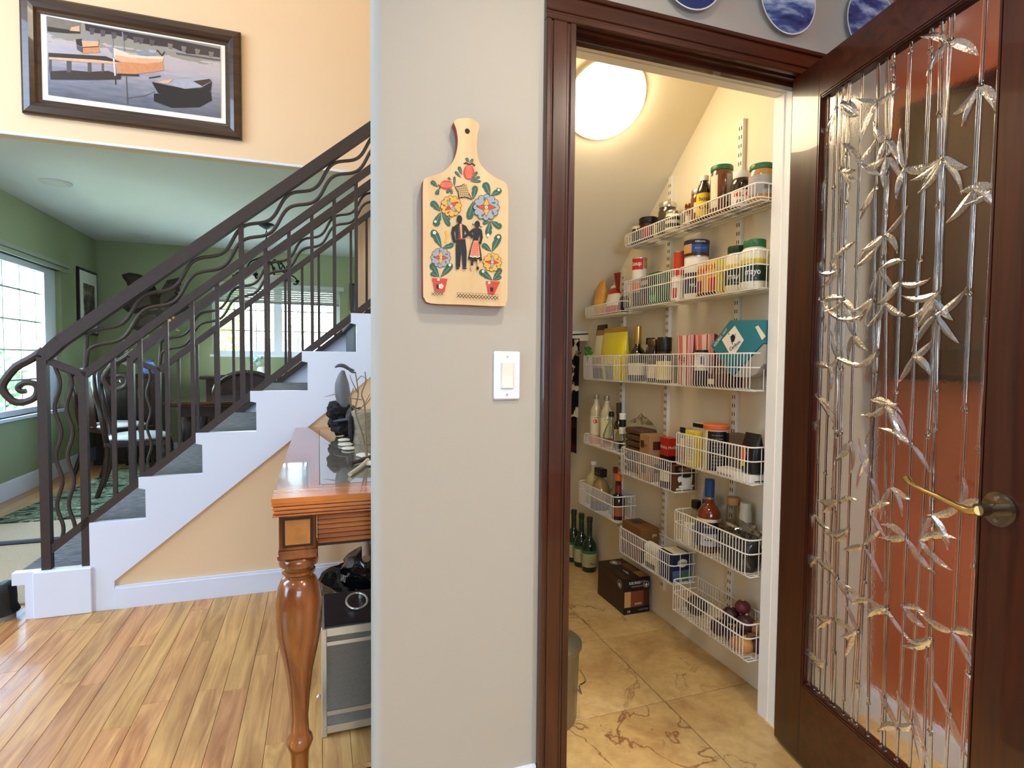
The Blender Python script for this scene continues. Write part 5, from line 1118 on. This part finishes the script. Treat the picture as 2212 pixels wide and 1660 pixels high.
twig([(.118, 1.98, 1.0), (.14, 1.97, 1.015), (.165, 1.96, 1.06)], .0025, .001); twig([(.138, 1.97, 1.04), (.11, 1.96, 1.045), (.09, 1.96, 1.05)], .002, .001); twig([(.148, 1.97, 1.02), (.17, 1.97, 1.05), (.176, 1.97, 1.09)], .002, .001)
for i, (a, b, lab) in enumerate((((.155, 1.93, TZ+.009), (.085, 1.70, TZ+.008), 'pale stick lying on the glass inset'), ((.17, 1.98, TZ+.011), (.095, 1.87, TZ+.010), 'dark stick lying on the glass inset'))):
    tag(MB().tube(smooth_path([a, ((a[0]+b[0])/2+.006, (a[1]+b[1])/2, TZ+.01), b], 5), .0065, 8).build('stick', mat('stick_%d' % i, (190, 172, 150) if i == 0 else (60, 44, 34), .8, var=.2)), lab, 'stick')
# ---- under the table: lantern and black bowl
ln = thing('lantern', 'nickel lantern with ribbed glass and black roof under the table', 'lantern', (.14, 1.92, 0))
LX0, LX1, LY0, LY1, LH = .004, .275, 1.788, 2.05, .352
T = .016
for x in (LX0, LX1-T):
    for y in (LY0, LY1-T): MB().box(x, x+T, y, y+T, 0, LH-.008, 0, .002).build('corner_post', CHROME, ln)
for (z0, z1) in ((.012, .036), (.068, .082), (.29, .302), (LH-.032, LH-.008)):
    for y in (LY0, LY1-.012): MB().box(LX0+T, LX1-T, y, y+.012, z0, z1).build('frame_rail', CHROME, ln)
    for x in (LX0, LX1-.012): MB().box(x, x+.012, LY0+T, LY1-T, z0, z1).build('frame_rail', CHROME, ln)
MB().box(LX0+.006, LX1-.006, LY0+.006, LY1-.006, LH-.012, LH, 0, .003).build('black_roof', mat('black_slate_roof', (26, 26, 30), .35, var=.1, vs=30), ln)
t = NT('ribbed_glass'); t.set(.12, 0, .5, 0, .55, 1.45); v = t.coord(False, (1, 1, 60)); wv = t.new('ShaderNodeTexWave'); wv.bands_direction = 'Z'; wv.inputs['Scale'].default_value = 1.4; t.link(v, wv.inputs['Vector']); wv.inputs['Distortion'].default_value = .6
t.link(t.ramp(wv.outputs['Fac'], [(0, lin((120, 112, 98))), (1, lin((196, 188, 172)))]), t.b.inputs['Base Color']); t.bump(wv.outputs['Fac'], .4, .006)
for b in ((LX0+.014, LX1-.014, LY0+.004, LY0+.007), (LX0+.014, LX1-.014, LY1-.007, LY1-.004)): MB().box(*b, .03, .33).build('glass_pane', t.m, ln)
for b in ((LX0+.004, LX0+.007, LY0+.014, LY1-.014), (LX1-.007, LX1-.004, LY0+.014, LY1-.014)): MB().box(*b, .03, .33).build('glass_pane', t.m, ln)
MB().lathe([(.038, .03), (.04, .035), (.04, .16), (.001, .16)], (.145, 1.91, 0), 20).build('candle', mat('ivory_candle', (226, 220, 206), .5), ln)
rg = [(.118+.034*cos(a), 1.925+.05*sin(a), LH+.006+.012*(sin(a)+1)*.5) for a in [2*pi*i/28 for i in range(28)]]
MB().tube(rg, .0035, 8, True).build('ring_handle', CHROME, ln); MB().lathe([(.008, 0), (.008, .012), (.001, .013)], (.135, 1.975, LH), 12).build('ring_stud', CHROME, ln)
MB().lathe([(.006, 0), (.008, .006), (.001, .012)], (-.004, 1.81, .118), 10).build('latch_knob', CHROME, ln)
bw = thing('black_bowl', 'glossy black rough-carved bowl on the floor behind the lantern', 'bowl', (.2, 2.52, 0))
BBK = mat('glossy_black_carved', (12, 11, 12), .14, var=.3, vs=30, bump=.9, bs=28, coat=.7)
m = MB(); m.lathe([(.09, 0), (.15, .04), (.2, .13), (.215, .2), (.205, .225), (.19, .22), (.17, .15), (.1, .06), (.001, .05)], (.2, 2.52, 0), 40); m.V = [v+Vector((.012*noise.noise(v*22), .012*noise.noise(v*22+Vector((3, 9, 1))), .01*noise.noise(v*18))) for v in m.V]; m.build('bowl', BBK, bw)
ob_ = thing('black_stone', 'shiny black stones heaped in the carved bowl', 'stone', (.2, 2.5, .14)); MB().blob((.2, 2.52, .24), (.12, .11, .095), 3, .35, 2.5, seed=12).build('stone', BBK, ob_)
for i, (x, y) in enumerate(((.185, 2.42), (.222, 2.43))):
    o = MB().tube([(x, y-.03, .342), (x+.01, y+.12, .368)], .017, 12).build('wood_roll', mat('pale_wood_roll', (150, 120, 96), .7, var=.2)); tag(o, 'pale bark roll in the black bowl, %s of the pair' % ('left' if i == 0 else 'right'), 'roll')

# ================================================================== BOAT PICTURE
pf = thing('framed_painting', 'framed painting of moored boats above the dining opening', 'painting', (-1.088, 4.27, 2.655))
FX0, FX1, FZ0, FZ1 = -1.692, -.484, 2.655, 3.365; mw_ = .098
FRM = wood('frame_walnut', (36, 20, 12), (72, 48, 30), 0, 6, 14, .32, .3)
def frame_side(a, b, nm, vert):
    # profile across the width: outer lip, raised swell, inner slope
    pr = [(0, .0), (0, .026), (.012, .034), (.045, .04), (.068, .03), (.08, .016), (.098, .012), (.098, 0)]
    (ax_, az_), (bx_, bz_) = a, b; V = []
    for (px, pz), sgn in ((a, 0), (b, 1)):
        for w, d in pr:
            ix = w if px == FX0 else -w; iz = w if pz == FZ0 else -w; V.append((px+ix, 4.268-d, pz+iz))
    n = len(pr); F = [(i, i+1, n+i+1, n+i) for i in range(n-1)]+[(n-1, 0, n, 2*n-1)]
    MB().add(V, F).build(nm, FRM, pf)
frame_side((FX0, FZ0), (FX1, FZ0), 'frame_side', 0); frame_side((FX1, FZ0), (FX1, FZ1), 'frame_side', 1); frame_side((FX1, FZ1), (FX0, FZ1), 'frame_side', 0); frame_side((FX0, FZ1), (FX0, FZ0), 'frame_side', 1)
MB().box(FX0+.09, FX1-.09, 4.258, 4.266, FZ0+.09, FZ1-.09).build('liner', WHT, pf)
t = NT('painted_water'); t.set(.45); v = t.coord(False); sp_ = t.new('ShaderNodeSeparateXYZ'); t.link(v, sp_.inputs[0])
mr = t.new('ShaderNodeMapRange'); mr.inputs['From Min'].default_value = .13; mr.inputs['From Max'].default_value = .6; t.link(sp_.outputs['Z'], mr.inputs['Value'])
ad = t.new('ShaderNodeMath', operation='MULTIPLY_ADD'); t.link(t.noise(t.coord(False, (3, 1, 16)), 2.4, 4), ad.inputs[0]); ad.inputs[1].default_value = .5; t.link(mr.outputs[0], ad.inputs[2])
t.link(t.ramp(ad.outputs[0], [(.2, lin((84, 86, 98))), (.5, lin((128, 128, 140))), (.8, lin((178, 168, 176))), (1.0, lin((190, 176, 172))), (1.2, lin((150, 142, 132)))]), t.b.inputs['Base Color'])
MB().box(-1.563, -.612, 4.253, 4.2585, 2.787, 3.255).build('canvas', t.m, pf)
PAL2 = dict(F=(56, 46, 48), S=(128, 116, 104), D=(58, 46, 38), P=(226, 172, 132), W=(232, 206, 184), O=(208, 138, 92), G=(140, 142, 150), K=(24, 24, 27), L=(170, 168, 180), V=(90, 80, 84))
q = Print(HP, 4.2528, .0012, {k: i for i, k in enumerate(PAL2)})
q.poly([(168, 130), (540, 205), (540, 320), (400, 315), (175, 285)], 'S'); q.poly([(178, 245), (430, 285), (540, 305), (540, 325), (400, 322), (180, 300)], 'D'); q.poly([(440, 255), (530, 238), (530, 302), (425, 292)], 'P')
q.poly([(590, 215), (1100, 315), (1550, 390), (2076, 495), (2074, 590), (1900, 560), (1700, 545), (1560, 480), (1400, 460), (1210, 430), (1080, 380), (900, 335), (720, 320), (600, 290)], 'F')
for x in (640, 760, 880, 1000, 1120, 1180, 1300, 1500, 1650, 1800, 1950): q.poly([(x, 260+(x-640)*.2), (x+60, 270+(x-640)*.2), (x+45, 330+(x-640)*.19), (x+10, 335+(x-640)*.19)], 'V' if x % 3 else 'S')
q.line([(1600, 545), (1760, 570), (2076, 620)], 16, 'V'); q.line([(1500, 500), (1700, 540)], 10, 'L')
q.poly([(205, 738), (430, 728), (640, 745), (850, 735), (990, 785), (985, 830), (600, 835), (215, 828)], 'D')
for x0, x1 in ((390, 440), (622, 660), (775, 797), (196, 222)): q.poly([(x0, 600), (x1, 600), (x1, 750), (x0, 750)], 'V')
q.poly([(190, 535), (820, 575), (985, 640), (985, 665), (600, 640), (190, 605)], 'D'); q.poly([(195, 582), (700, 612), (985, 642), (985, 665), (600, 640), (195, 607)], 'P')
q.poly([(490, 388), (557, 382), (566, 470), (500, 450)], 'D'); q.poly([(498, 455), (566, 475), (568, 540), (505, 500)], 'V'); q.poly([(555, 400), (745, 410), (735, 468), (570, 482)], 'P'); q.poly([(570, 482), (735, 470), (762, 532), (575, 547)], 'O'); q.line([(570, 478), (735, 468)], 10, 'D'); q.poly([(565, 375), (640, 362), (740, 385), (747, 412), (560, 402)], 'G')
q.poly([(935, 640), (1450, 650), (1458, 730), (1300, 755), (1100, 775), (960, 770)], 'O'); q.line([(960, 775), (1180, 785)], 22, 'D'); q.line([(1300, 815), (1420, 795)], 14, 'D')
q.poly([(830, 470), (905, 480), (1000, 520), (1100, 558), (1290, 578), (1462, 578), (1440, 640), (1250, 656), (1000, 638), (925, 600)], 'W'); q.poly([(925, 560), (1100, 590), (1455, 610), (1440, 642), (1250, 656), (1000, 638), (930, 605)], 'P')
q.poly([(830, 470), (905, 482), (910, 565), (880, 540)], 'G'); q.poly([(1120, 520), (1300, 512), (1375, 565), (1200, 568)], 'G'); q.poly([(1290, 500), (1380, 512), (1370, 545), (1300, 530)], 'L'); q.line([(1385, 510), (1440, 570), (1465, 530)], 14, 'D')
q.line([(1003, 310), (1022, 515)], 12, 'G'); q.line([(890, 385), (905, 605)], 14, 'G'); q.line([(908, 600), (925, 790)], 18, 'W'); q.line([(925, 790), (930, 885)], 12, 'D'); q.line([(1045, 800), (1060, 1100)], 9, 'V')
q.poly([(1350, 985), (1650, 1005), (1975, 965), (1988, 1060), (1850, 1135), (1550, 1142), (1350, 1070)], 'K')
q.poly([(1325, 858), (1500, 895), (1700, 935), (1870, 925), (1990, 855), (1975, 960), (1850, 1000), (1600, 1012), (1400, 985)], 'K')
q.poly([(1490, 880), (1600, 832), (1960, 812), (1988, 850), (1870, 918), (1690, 935)], 'L'); q.poly([(1780, 850), (1960, 825), (1985, 850), (1880, 905)], 'D'); q.poly([(1360, 860), (1560, 828), (1500, 878)], 'P'); q.line([(1355, 965), (1250, 1010), (1050, 1035)], 5, 'V')
q.done('painted_boats', [mat('boat_paint_'+k, c, .45, var=.22, vs=45) for k, c in PAL2.items()], pf)

# ================================================================== DINING ROOM
fl2 = [tag(MB().prism([(a, b) for a, b in ((-2.2, 4.83), (-.5, 4.83), (-.3, 7.15), (-1.95, 7.15))], lambda u, v, d: (u, v, d), .0, .012).build('patterned_rug', None or (lambda: 0)() or mat('tmp', (90, 100, 80), .9)), 'dark green and ivory patterned rug under the dining table', 'rug')]
t = NT('green_floral_rug'); t.set(.95, 0, .1); v = t.coord(False, (3.5, 7, 1)); nz = t.noise(v, 1.3, 5, .6, 1.6)
t.link(t.ramp(nz, [(.38, lin((28, 40, 32))), (.46, lin((74, 92, 70))), (.5, lin((150, 160, 128))), (.55, lin((50, 66, 48))), (.64, lin((168, 172, 142)))]), t.b.inputs['Base Color']); fl2[0].data.materials[0] = t.m
tag(MB().box(-2.75, -1.3, 3.22, 4.80, .0, .010, 0, .003).build('entry_rug', mat('oatmeal_rug', (188, 172, 144), .95, var=.25, vs=90, bump=.5, bs=160)), 'plain oatmeal rug at the foot of the stairs', 'rug')
tag(MB().tube([(-2.7, 4.25, .018), (-2.0, 4.255, .018), (-1.24, 4.26, .018)], .017, 8).build('floor_cable', BLK), 'thick black cable lying straight across the oatmeal rug', 'cable')
# black shoe at the left edge
sh = thing('shoe', 'black shoe with pale grey sole beside the bottom stair', 'shoe', (-1.40, 3.10, .0))
sp2 = [(-1.60, 3.0), (-1.5, 2.985), (-1.38, 3.0), (-1.318, 3.03), (-1.305, 3.07), (-1.33, 3.115), (-1.42, 3.13), (-1.55, 3.12), (-1.6, 3.08)]
MB().prism([(p[0], p[1]+.02) for p in smooth_path(sp2, 3, True)], lambda u, v, d: (u, v, d), .0, .022).build('sole', mat('shoe_sole_grey', (150, 148, 146), .7), sh)
up = [(-1.6, .02), (-1.312, .02), (-1.3, .06), (-1.304, .15), (-1.325, .168), (-1.36, .16), (-1.41, .12), (-1.48, .085), (-1.58, .07), (-1.6, .05)]
m = MB(); P = [(q_[0], q_[1]) for q_ in smooth_path(up, 3, True)]; n = len(P); V = []
for y, k in ((3.03, .82), (3.045, .96), (3.08, 1.0), (3.115, .96), (3.13, .82)): V += [(-1.45+(a_-(-1.45))*k, y, .02+(b_-.02)*k) for a_, b_ in P]
F = [tuple(range(n)), tuple(4*n+i for i in range(n-1, -1, -1))]
for j_ in range(4):
    for i in range(n): F.append((j_*n+i, (j_+1)*n+i, (j_+1)*n+(i+1) % n, j_*n+(i+1) % n))
m.add(V, F, 0, True).build('upper', mat('shoe_black_leather', (14, 14, 16), .5), sh)
# table
DT = thing('dining_table', 'long dark mahogany dining table behind the stair railings', 'table', (-.3, 6.3, 0))
m = MB(); m.box(-1.33, .9, 5.78, 6.85, .745, .775, 0, .006).box(-1.31, .88, 5.80, 6.83, .728, .746, 0, .004); m.build('top', wood('dining_top', (40, 22, 14), (86, 54, 36), 0, 6, 12, .12, .7), DT)
MB().box(-1.22, .79, 5.90, 6.73, .63, .729).build('apron', DKWOOD, DT)
for x in (-1.17, .74):
    for y in (5.95, 6.68): MB().lathe([(.03, .013), (.035, .03), (.028, .1), (.04, .4), (.055, .55), (.04, .62), (.05, .64)], (x, y, 0), 14).build('leg', DKWOOD, DT)
SEAT = mat('white_seat_fabric', (198, 198, 200), .85, var=.06, vs=25)
def chair_proto():
    t = thing('dining_chair', 'x', 'chair', (0, 0, 0), 'dark carved dining chairs'); W2 = .25
    m = MB(); m.box(-.245, .245, -.235, .235, .415, .455, 0, .008); m.build('seat_frame', DKWOOD, t)
    m = MB(); m.blob((0, 0, .475), (.25, .245, .04), 3, .02, 2); m.build('seat_cushion', SEAT, t)
    for x in (-.215, .215):
        P = smooth_path([(x, .21, .42), (x*1.1, .235, .34), (x*1.02, .225, .2), (x*1.0, .215, .08), (x*1.08, .24, .0)], 4); n = len(P); MB().tube(P, [.034-.02*min(1, i/(n*.7))+(.008 if i > n*.85 else 0) for i in range(n)], 10).build('leg', DKWOOD, t)
        P = smooth_path([(x, -.21, .43), (x*.97, -.23, .2), (x*1.0, -.29, .0)], 4); MB().tube(P, .02, 8).build('leg', DKWOOD, t)
        P = smooth_path([(x, -.215, .44), (x*1.12, -.235, .6), (x*1.06, -.265, .78), (x*1.15, -.285, .9), (x*.9, -.295, .985), (x*.45, -.30, 1.035), (0, -.30, 1.05)], 5); MB().tube(P, .022, 10).build('back_post', DKWOOD, t)
    m = MB(); V = []
    for i in range(11):
        f = -1+2*i/10; V += [(f*.21, -.298, .93), (f*.2, -.298, 1.02+.035*cos(f*1.5)+.008*cos(f*18)), (f*.2, -.28, 1.02+.035*cos(f*1.5)+.008*cos(f*18)), (f*.21, -.28, .93)]
    F = []
    for i in range(10):
        for k in range(4): F.append((i*4+k, i*4+(k+1) % 4, i*4+4+(k+1) % 4, i*4+4+k))
    F += [(0, 3, 2, 1), (40, 41, 42, 43)]; m.add(V, F).build('carved_crest', DKWOOD, t)
    m = MB(); pts = [(-.06, .46), (-.05, .6), (-.1, .72), (-.075, .85), (-.11, .95), (.11, .95), (.075, .85), (.1, .72), (.05, .6), (.06, .46)]
    m.prism(pts, lambda u, v, d: (u, -.23-(v-.46)*.12+d, v), -.01, .008).build('back_splat', DKWOOD, t)
    return t
cp = chair_proto()
for i, (x, y, rz, lab) in enumerate(((-.56, 5.42, 0, 'dark carved dining chair with its crested back toward the stairs'), (.06, 5.42, 0, 'dark dining chair back showing beside the blue glass'), (-1.50, 5.72, -1.35, 'dining chair with white seat drawn up at the table end'), (-1.95, 6.72, -.75, 'dining chair with white seat by the corner pedestal'))):
    if i == 0: cp.location = (x, y, .012); cp.rotation_euler = (0, 0, rz); cp['label'] = lab
    else: copy_tree(cp, None, (x, y, .012), rz, lab)
bg_ = vessel('glass_goblet', 'cobalt blue glass goblet on the dining table', 'glass', -.02, 5.9, .775, [(.035, 0), (.035, .004), (.006, .01), (.006, .07), (.028, .09), (.036, .15), (.034, .2)], mat('cobalt_glass', (14, 34, 170), .05, var=.1, coat=1))
# sideboard
sd = thing('sideboard', 'low black sideboard against the back dining wall', 'sideboard', (-.3, 7.5, 0)); MB().box(-1.24, .62, 7.32, 7.725, .06, .93, 0, .004).build('body', DKWOOD, sd)
MB().box(-1.31, .69, 7.27, 7.73, .93, .968, 0, .01).build('top', DKWOOD, sd)
for i in range(4):
    d = MB().box(-1.2+i*.45, -.79+i*.45, 7.305, 7.321, .12, .88, 0, .004).build('cupboard_door', DKWOOD, sd); MB().lathe([(.006, 0), (.014, .01), (.001, .02)], (-.83+i*.45, 7.29, .55), 10).build('knob', CHROME, d)
bl_ = thing('vase_of_flowers', 'small pale flower arrangement on the sideboard', 'vase', (-.66, 7.5, .968)); MB().lathe([(.04, 0), (.06, .03), (.05, .09), (.035, .11)], (-.66, 7.5, .968), 16).build('vase', WHT, bl_)
m = MB()
for i in range(9): m.blob((-.66+random.uniform(-.12, .08), 7.5+random.uniform(-.05, .05), 1.1+random.uniform(0, .1)), .03, 1, .3, 3, seed=i)
m.build('blossoms', mat('pale_blossom', (190, 214, 206), .7, var=.2), bl_)
# corner pedestal, eagle, blossom branch, blue vase
pdl = thing('corner_pedestal', 'tall black wooden pedestal cabinet in the dining corner', 'pedestal', (-2.0, 7.45, 0)); MB().box(-2.3, -1.72, 7.22, 7.7, .03, .96, 0, .006).build('body', DKWOOD, pdl); MB().box(-2.33, -1.69, 7.19, 7.72, .96, 1.0, 0, .01).build('top', DKWOOD, pdl); MB().box(-2.32, -1.70, 7.2, 7.71, .0, .05).build('plinth', DKWOOD, pdl)
MB().box(-2.24, -1.78, 7.212, 7.222, .12, .88, 0, .004).build('door_panel', DKWOOD, pdl)
eg = thing('eagle_sculpture', 'dark eagle sculpture with spread wings above a blossoming branch', 'sculpture', (-1.95, 7.4, 1.0))
EGM = mat('dark_bronze_feathers', (44, 36, 28), .7, var=.45, vs=30, bump=.5, bs=40)
P = smooth_path([(-2.12, 7.3, 1.0), (-2.1, 7.3, 1.12), (-2.04, 7.28, 1.28), (-1.96, 7.28, 1.4), (-1.84, 7.28, 1.5), (-1.72, 7.28, 1.52), (-1.5, 7.28, 1.49)], 5); n = len(P); MB().tube(P, [.022-.012*i/n for i in range(n)], 8).build('branch', mat('grey_branch', (108, 98, 80), .8), eg)
def plate_of_feathers(pts, yc, th, nm):
    # feathered part: outline with a swollen middle, so that it has real depth
    c = Vector((sum(q_[0] for q_ in pts)/len(pts), sum(q_[1] for q_ in pts)/len(pts))); V = []; n = len(pts)
    for k, d in ((1, 0), (.6, th), (.6, -th)):
        for q_ in pts: V.append((c.x+(q_[0]-c.x)*k, yc+d, c.y+(q_[1]-c.y)*k))
    F = [tuple(n+i for i in range(n)), tuple(2*n+i for i in range(n-1, -1, -1))]
    for i in range(n): j_ = (i+1) % n; F += [(i, j_, n+j_, n+i), (i, 2*n+i, 2*n+j_, j_)]
    MB().add(V, F).build(nm, EGM, eg)
plate_of_feathers([(-2.037, 2.083), (-1.967, 2.11), (-1.878, 2.1), (-1.82, 2.078), (-1.74, 2.04), (-1.74, 1.94), (-1.86, 1.9), (-1.95, 1.93), (-1.982, 1.962), (-1.994, 2.005), (-2.025, 2.048)], 7.24, .03, 'wing')
plate_of_feathers([(-2.061, 1.759), (-1.984, 1.851), (-1.92, 1.869), (-1.842, 1.954), (-1.75, 2.026), (-1.725, 1.968), (-1.69, 1.86), (-1.68, 1.76), (-1.8, 1.72), (-1.846, 1.694), (-1.884, 1.685), (-1.923, 1.661), (-1.948, 1.675), (-1.999, 1.681), (-2.043, 1.723)], 7.28, .06, 'body')
plate_of_feathers([(-1.686, 1.925), (-1.646, 2.002), (-1.619, 2.055), (-1.493, 2.093), (-1.474, 2.011), (-1.494, 1.994), (-1.488, 1.934), (-1.515, 1.926), (-1.496, 1.874), (-1.556, 1.841), (-1.623, 1.763), (-1.703, 1.714), (-1.75, 1.80)], 7.31, .035, 'wing')
plate_of_feathers([(-1.958, 1.497), (-1.925, 1.565), (-1.885, 1.626), (-1.80, 1.70), (-1.68, 1.72), (-1.64, 1.66), (-1.652, 1.566), (-1.718, 1.541), (-1.777, 1.502), (-1.862, 1.463), (-1.92, 1.483)], 7.27, .03, 'tail_feathers')
plate_of_feathers([(-1.70, 1.76), (-1.422, 1.847), (-1.389, 1.81), (-1.397, 1.741), (-1.559, 1.637), (-1.68, 1.66)], 7.29, .04, 'shoulder')
MB().tube([(-1.60, 7.28, 1.66), (-1.58, 7.27, 1.58), (-1.56, 7.27, 1.50)], [.02, .012, .008], 8).build('talon', GOLD, eg); MB().tube([(-1.56, 7.29, 1.65), (-1.53, 7.28, 1.57), (-1.52, 7.28, 1.50)], [.02, .012, .008], 8).build('talon', GOLD, eg)
MB().blob((-1.40, 7.29, 1.80), (.035, .03, .032), 2, .1, 2).build('head', mat('eagle_head_pale', (150, 140, 120), .7), eg)
BLS = mat('white_blossom', (206, 196, 180), .7, var=.1); rr = random.Random(8)
for i in range(16):
    f = rr.random(); c = (-2.12+.42*f+rr.uniform(-.09, .09), 7.26+rr.uniform(-.05, .03), 1.14+.42*f+rr.uniform(-.09, .07)); MB().blob(c, rr.uniform(.014, .026), 1, .4, 3, seed=i).build('blossom', BLS, eg)
bv = vessel('porcelain_vase', 'blue and white porcelain vase on the pedestal edge', 'vase', -1.79, 7.26, 1.0, [(.05, 0), (.07, .02), (.075, .06), (.05, .1), (.035, .13), (.05, .15)], mat('blue_white_porcelain', (96, 128, 196), .2, var=.8, vs=28, coat=.5))
# pictures in the dining room
def small_picture(lab, box, horiz, ld):
    p = thing('framed_picture', lab, 'picture', box[0]); x0, x1, y0, y1, z0, z1 = box[1]
    MB().box(x0, x1, y0, y1, z0, z1, 0, .004).build('frame', mat('black_frame', (18, 18, 18), .4), p)
    if horiz == 'X': MB().box(x1, x1+.003, y0+.03, y1-.03, z0+.03, z1-.03).build('mount', WHT, p); MB().box(x1+.003, x1+.005, y0+.11, y1-.11, z0+.1, z1-.16).build('print', ld, p)
    else: MB().box(x0+.03, x1-.03, y0-.003, y0, z0+.03, z1-.03).build('print', ld, p)
t = NT('monochrome_print'); t.set(.5); t.link(t.ramp(t.noise(t.coord(), 9, 4), [(.4, lin((46, 40, 34))), (.55, lin((110, 100, 88))), (.68, lin((190, 186, 176)))]), t.b.inputs['Base Color'])
small_picture('tall black-framed print beside the left dining window', ((-2.42, 7.43, 1.5), (-2.43, -2.405, 7.165, 7.70, 1.42, 2.14)), 'X', t.m)
small_picture('dark framed picture at the right of the back dining window', ((.47, 7.73, 1.6), (.385, .8, 7.72, 7.75, 1.62, 2.18)), 'Y', mat('slate_print', (62, 74, 92), .4, var=.2))
# recessed fittings in the dining ceiling
for (x, y, r, lab) in ((-1.92, 5.32, .105, 'round recessed ceiling fitting nearest the opening'), (-1.87, 7.28, .1, 'small ceiling vent near the far dining corner')):
    c = thing('ceiling_fitting', lab, 'ceiling fitting', (x, y, 2.53)); MB().lathe([(.001, -.014), (r*.75, -.013), (r*.77, -.008)], (x, y, 2.53), 28).build('diffuser', mat('fitting_lens', (206, 206, 196), .5), c); MB().lathe([(r*.76, -.009), (r*.8, -.012), (r, -.008), (r, 0)], (x, y, 2.53), 28).build('trim_ring', mat('fitting_ring', (206, 206, 200), .5), c)
# chandelier
ch = thing('chandelier', 'black wrought-iron chandelier with alabaster bowl over the table', 'chandelier', (-.49, 6.2, 2.53)); cx, cy = -.49, 6.2
MB().lathe([(.07, 2.53), (.075, 2.515), (.05, 2.50), (.015, 2.48)], (cx, cy, 0), 20).build('canopy', IRONB, ch)
m = MB()
for i in range(7):
    z = 2.47-i*.03; a = i % 2; m.tube([(cx+(.009*cos(t_) if a else 0), cy+(0 if a else .009*cos(t_)), z+.02*sin(t_)) for t_ in [2*pi*k/10 for k in range(10)]], .0035, 5, True)
m.build('chain', IRONB, ch)
MB().lathe([(.01, 2.27), (.03, 2.25), (.022, 2.22), (.045, 2.19), (.02, 2.16), (.012, 2.1)], (cx, cy, 0), 16).build('stem', IRONB, ch)
for k in range(6):
    a = k*pi/3+.25; ca, sa = cos(a), sin(a)
    P = smooth_path([(cx+r*ca, cy+r*sa, z) for r, z in ((.02, 2.22), (.08, 2.18), (.15, 2.14), (.2, 2.06), (.27, 2.02), (.3, 1.975), (.275, 1.95), (.25, 1.965))], 4); MB().tube(P, .008, 6).build('arm', IRONB, ch)
    P = smooth_path([(cx+r*ca, cy+r*sa, z) for r, z in ((.2, 2.06), (.225, 2.11), (.2, 2.135), (.185, 2.115))], 4); MB().tube(P, .006, 6).build('curl', IRONB, ch)
    MB().blob((cx+.29*ca, cy+.29*sa, 1.985), (.03, .03, .022), 1, .3, 3, seed=k).build('leaf_boss', IRONB, ch)
MB().lathe([(.001, 1.885), (.08, 1.89), (.17, 1.91), (.24, 1.945), (.275, 1.985), (.27, 1.99), (.23, 1.955), (.16, 1.92), (.001, 1.9)], (cx, cy, 0), 32).build('alabaster_bowl', mat('alabaster', (206, 204, 192), .5, var=.12, vs=10), ch)

# ================================================================== KITCHEN AND FOYER LAMPS (above and behind the view)
def downlight(x, y, z, watt, colr_, lab, r=.075):
    t = thing('downlight', lab, 'lamp', (x, y, z)); MB().lathe([(r, 0), (r, -.006), (r*.85, -.008), (r*.8, 0)], (x, y, z), 24).build('ring', WHITE, t)
    tt = NT('lit_lens'); tc2 = tt.coord(); tt.link(tt.mix(tt.noise(tc2, 4), (1, .9, .75, 1), (1, .92, .78, 1)), tt.b.inputs['Emission Color']); tt.b.inputs['Emission Strength'].default_value = 4
    MB().lathe([(r*.8, -.002), (.001, -.002)], (x, y, z), 24).build('lens', tt.m, t)
    l = lamp('AREA', 'downlight_beam', (x, y, z-.012), watt, colr_, r*1.6, target=(x, y, 0)); l.data.spread = radians(150)
downlight(.5, .72, 2.5, 7.5, (1, .88, .72), 'recessed downlight over the kitchen in front of the board wall')
downlight(-1.2, .3, 2.5, 4, (1, .86, .68), 'recessed downlight over the left of the kitchen')
downlight(1.3, .1, 2.5, 22, (1, .86, .68), 'added downlight brightening the terracotta wall beside the dark cupboard')  # unseen lamp added to brighten the terracotta wall behind the glass
downlight(.3, -1.2, 2.5, 4, (1, .86, .68), 'recessed downlight behind the viewpoint')
fy = thing('foyer_pendant', 'opal globe pendant hanging high in the stair hall', 'lamp', (-.7, 2.5, 4.3)); 
tt = NT('lit_globe'); tc2 = tt.coord(); tt.link(tt.mix(tt.noise(tc2, 4), (1, .86, .66, 1), (1, .88, .7, 1)), tt.b.inputs['Emission Color']); tt.b.inputs['Emission Strength'].default_value = 6
MB().blob((-.7, 2.5, 4.3), .16, 3, 0, 1).build('globe', tt.m, fy); MB().tube([(-.7, 2.5, 4.45), (-.7, 2.5, 5.2)], .008, 8).build('rod', IRONB, fy)
lamp('POINT', 'foyer_pendant_light', (-.7, 2.5, 4.08), 20, (1, .86, .68), .16)
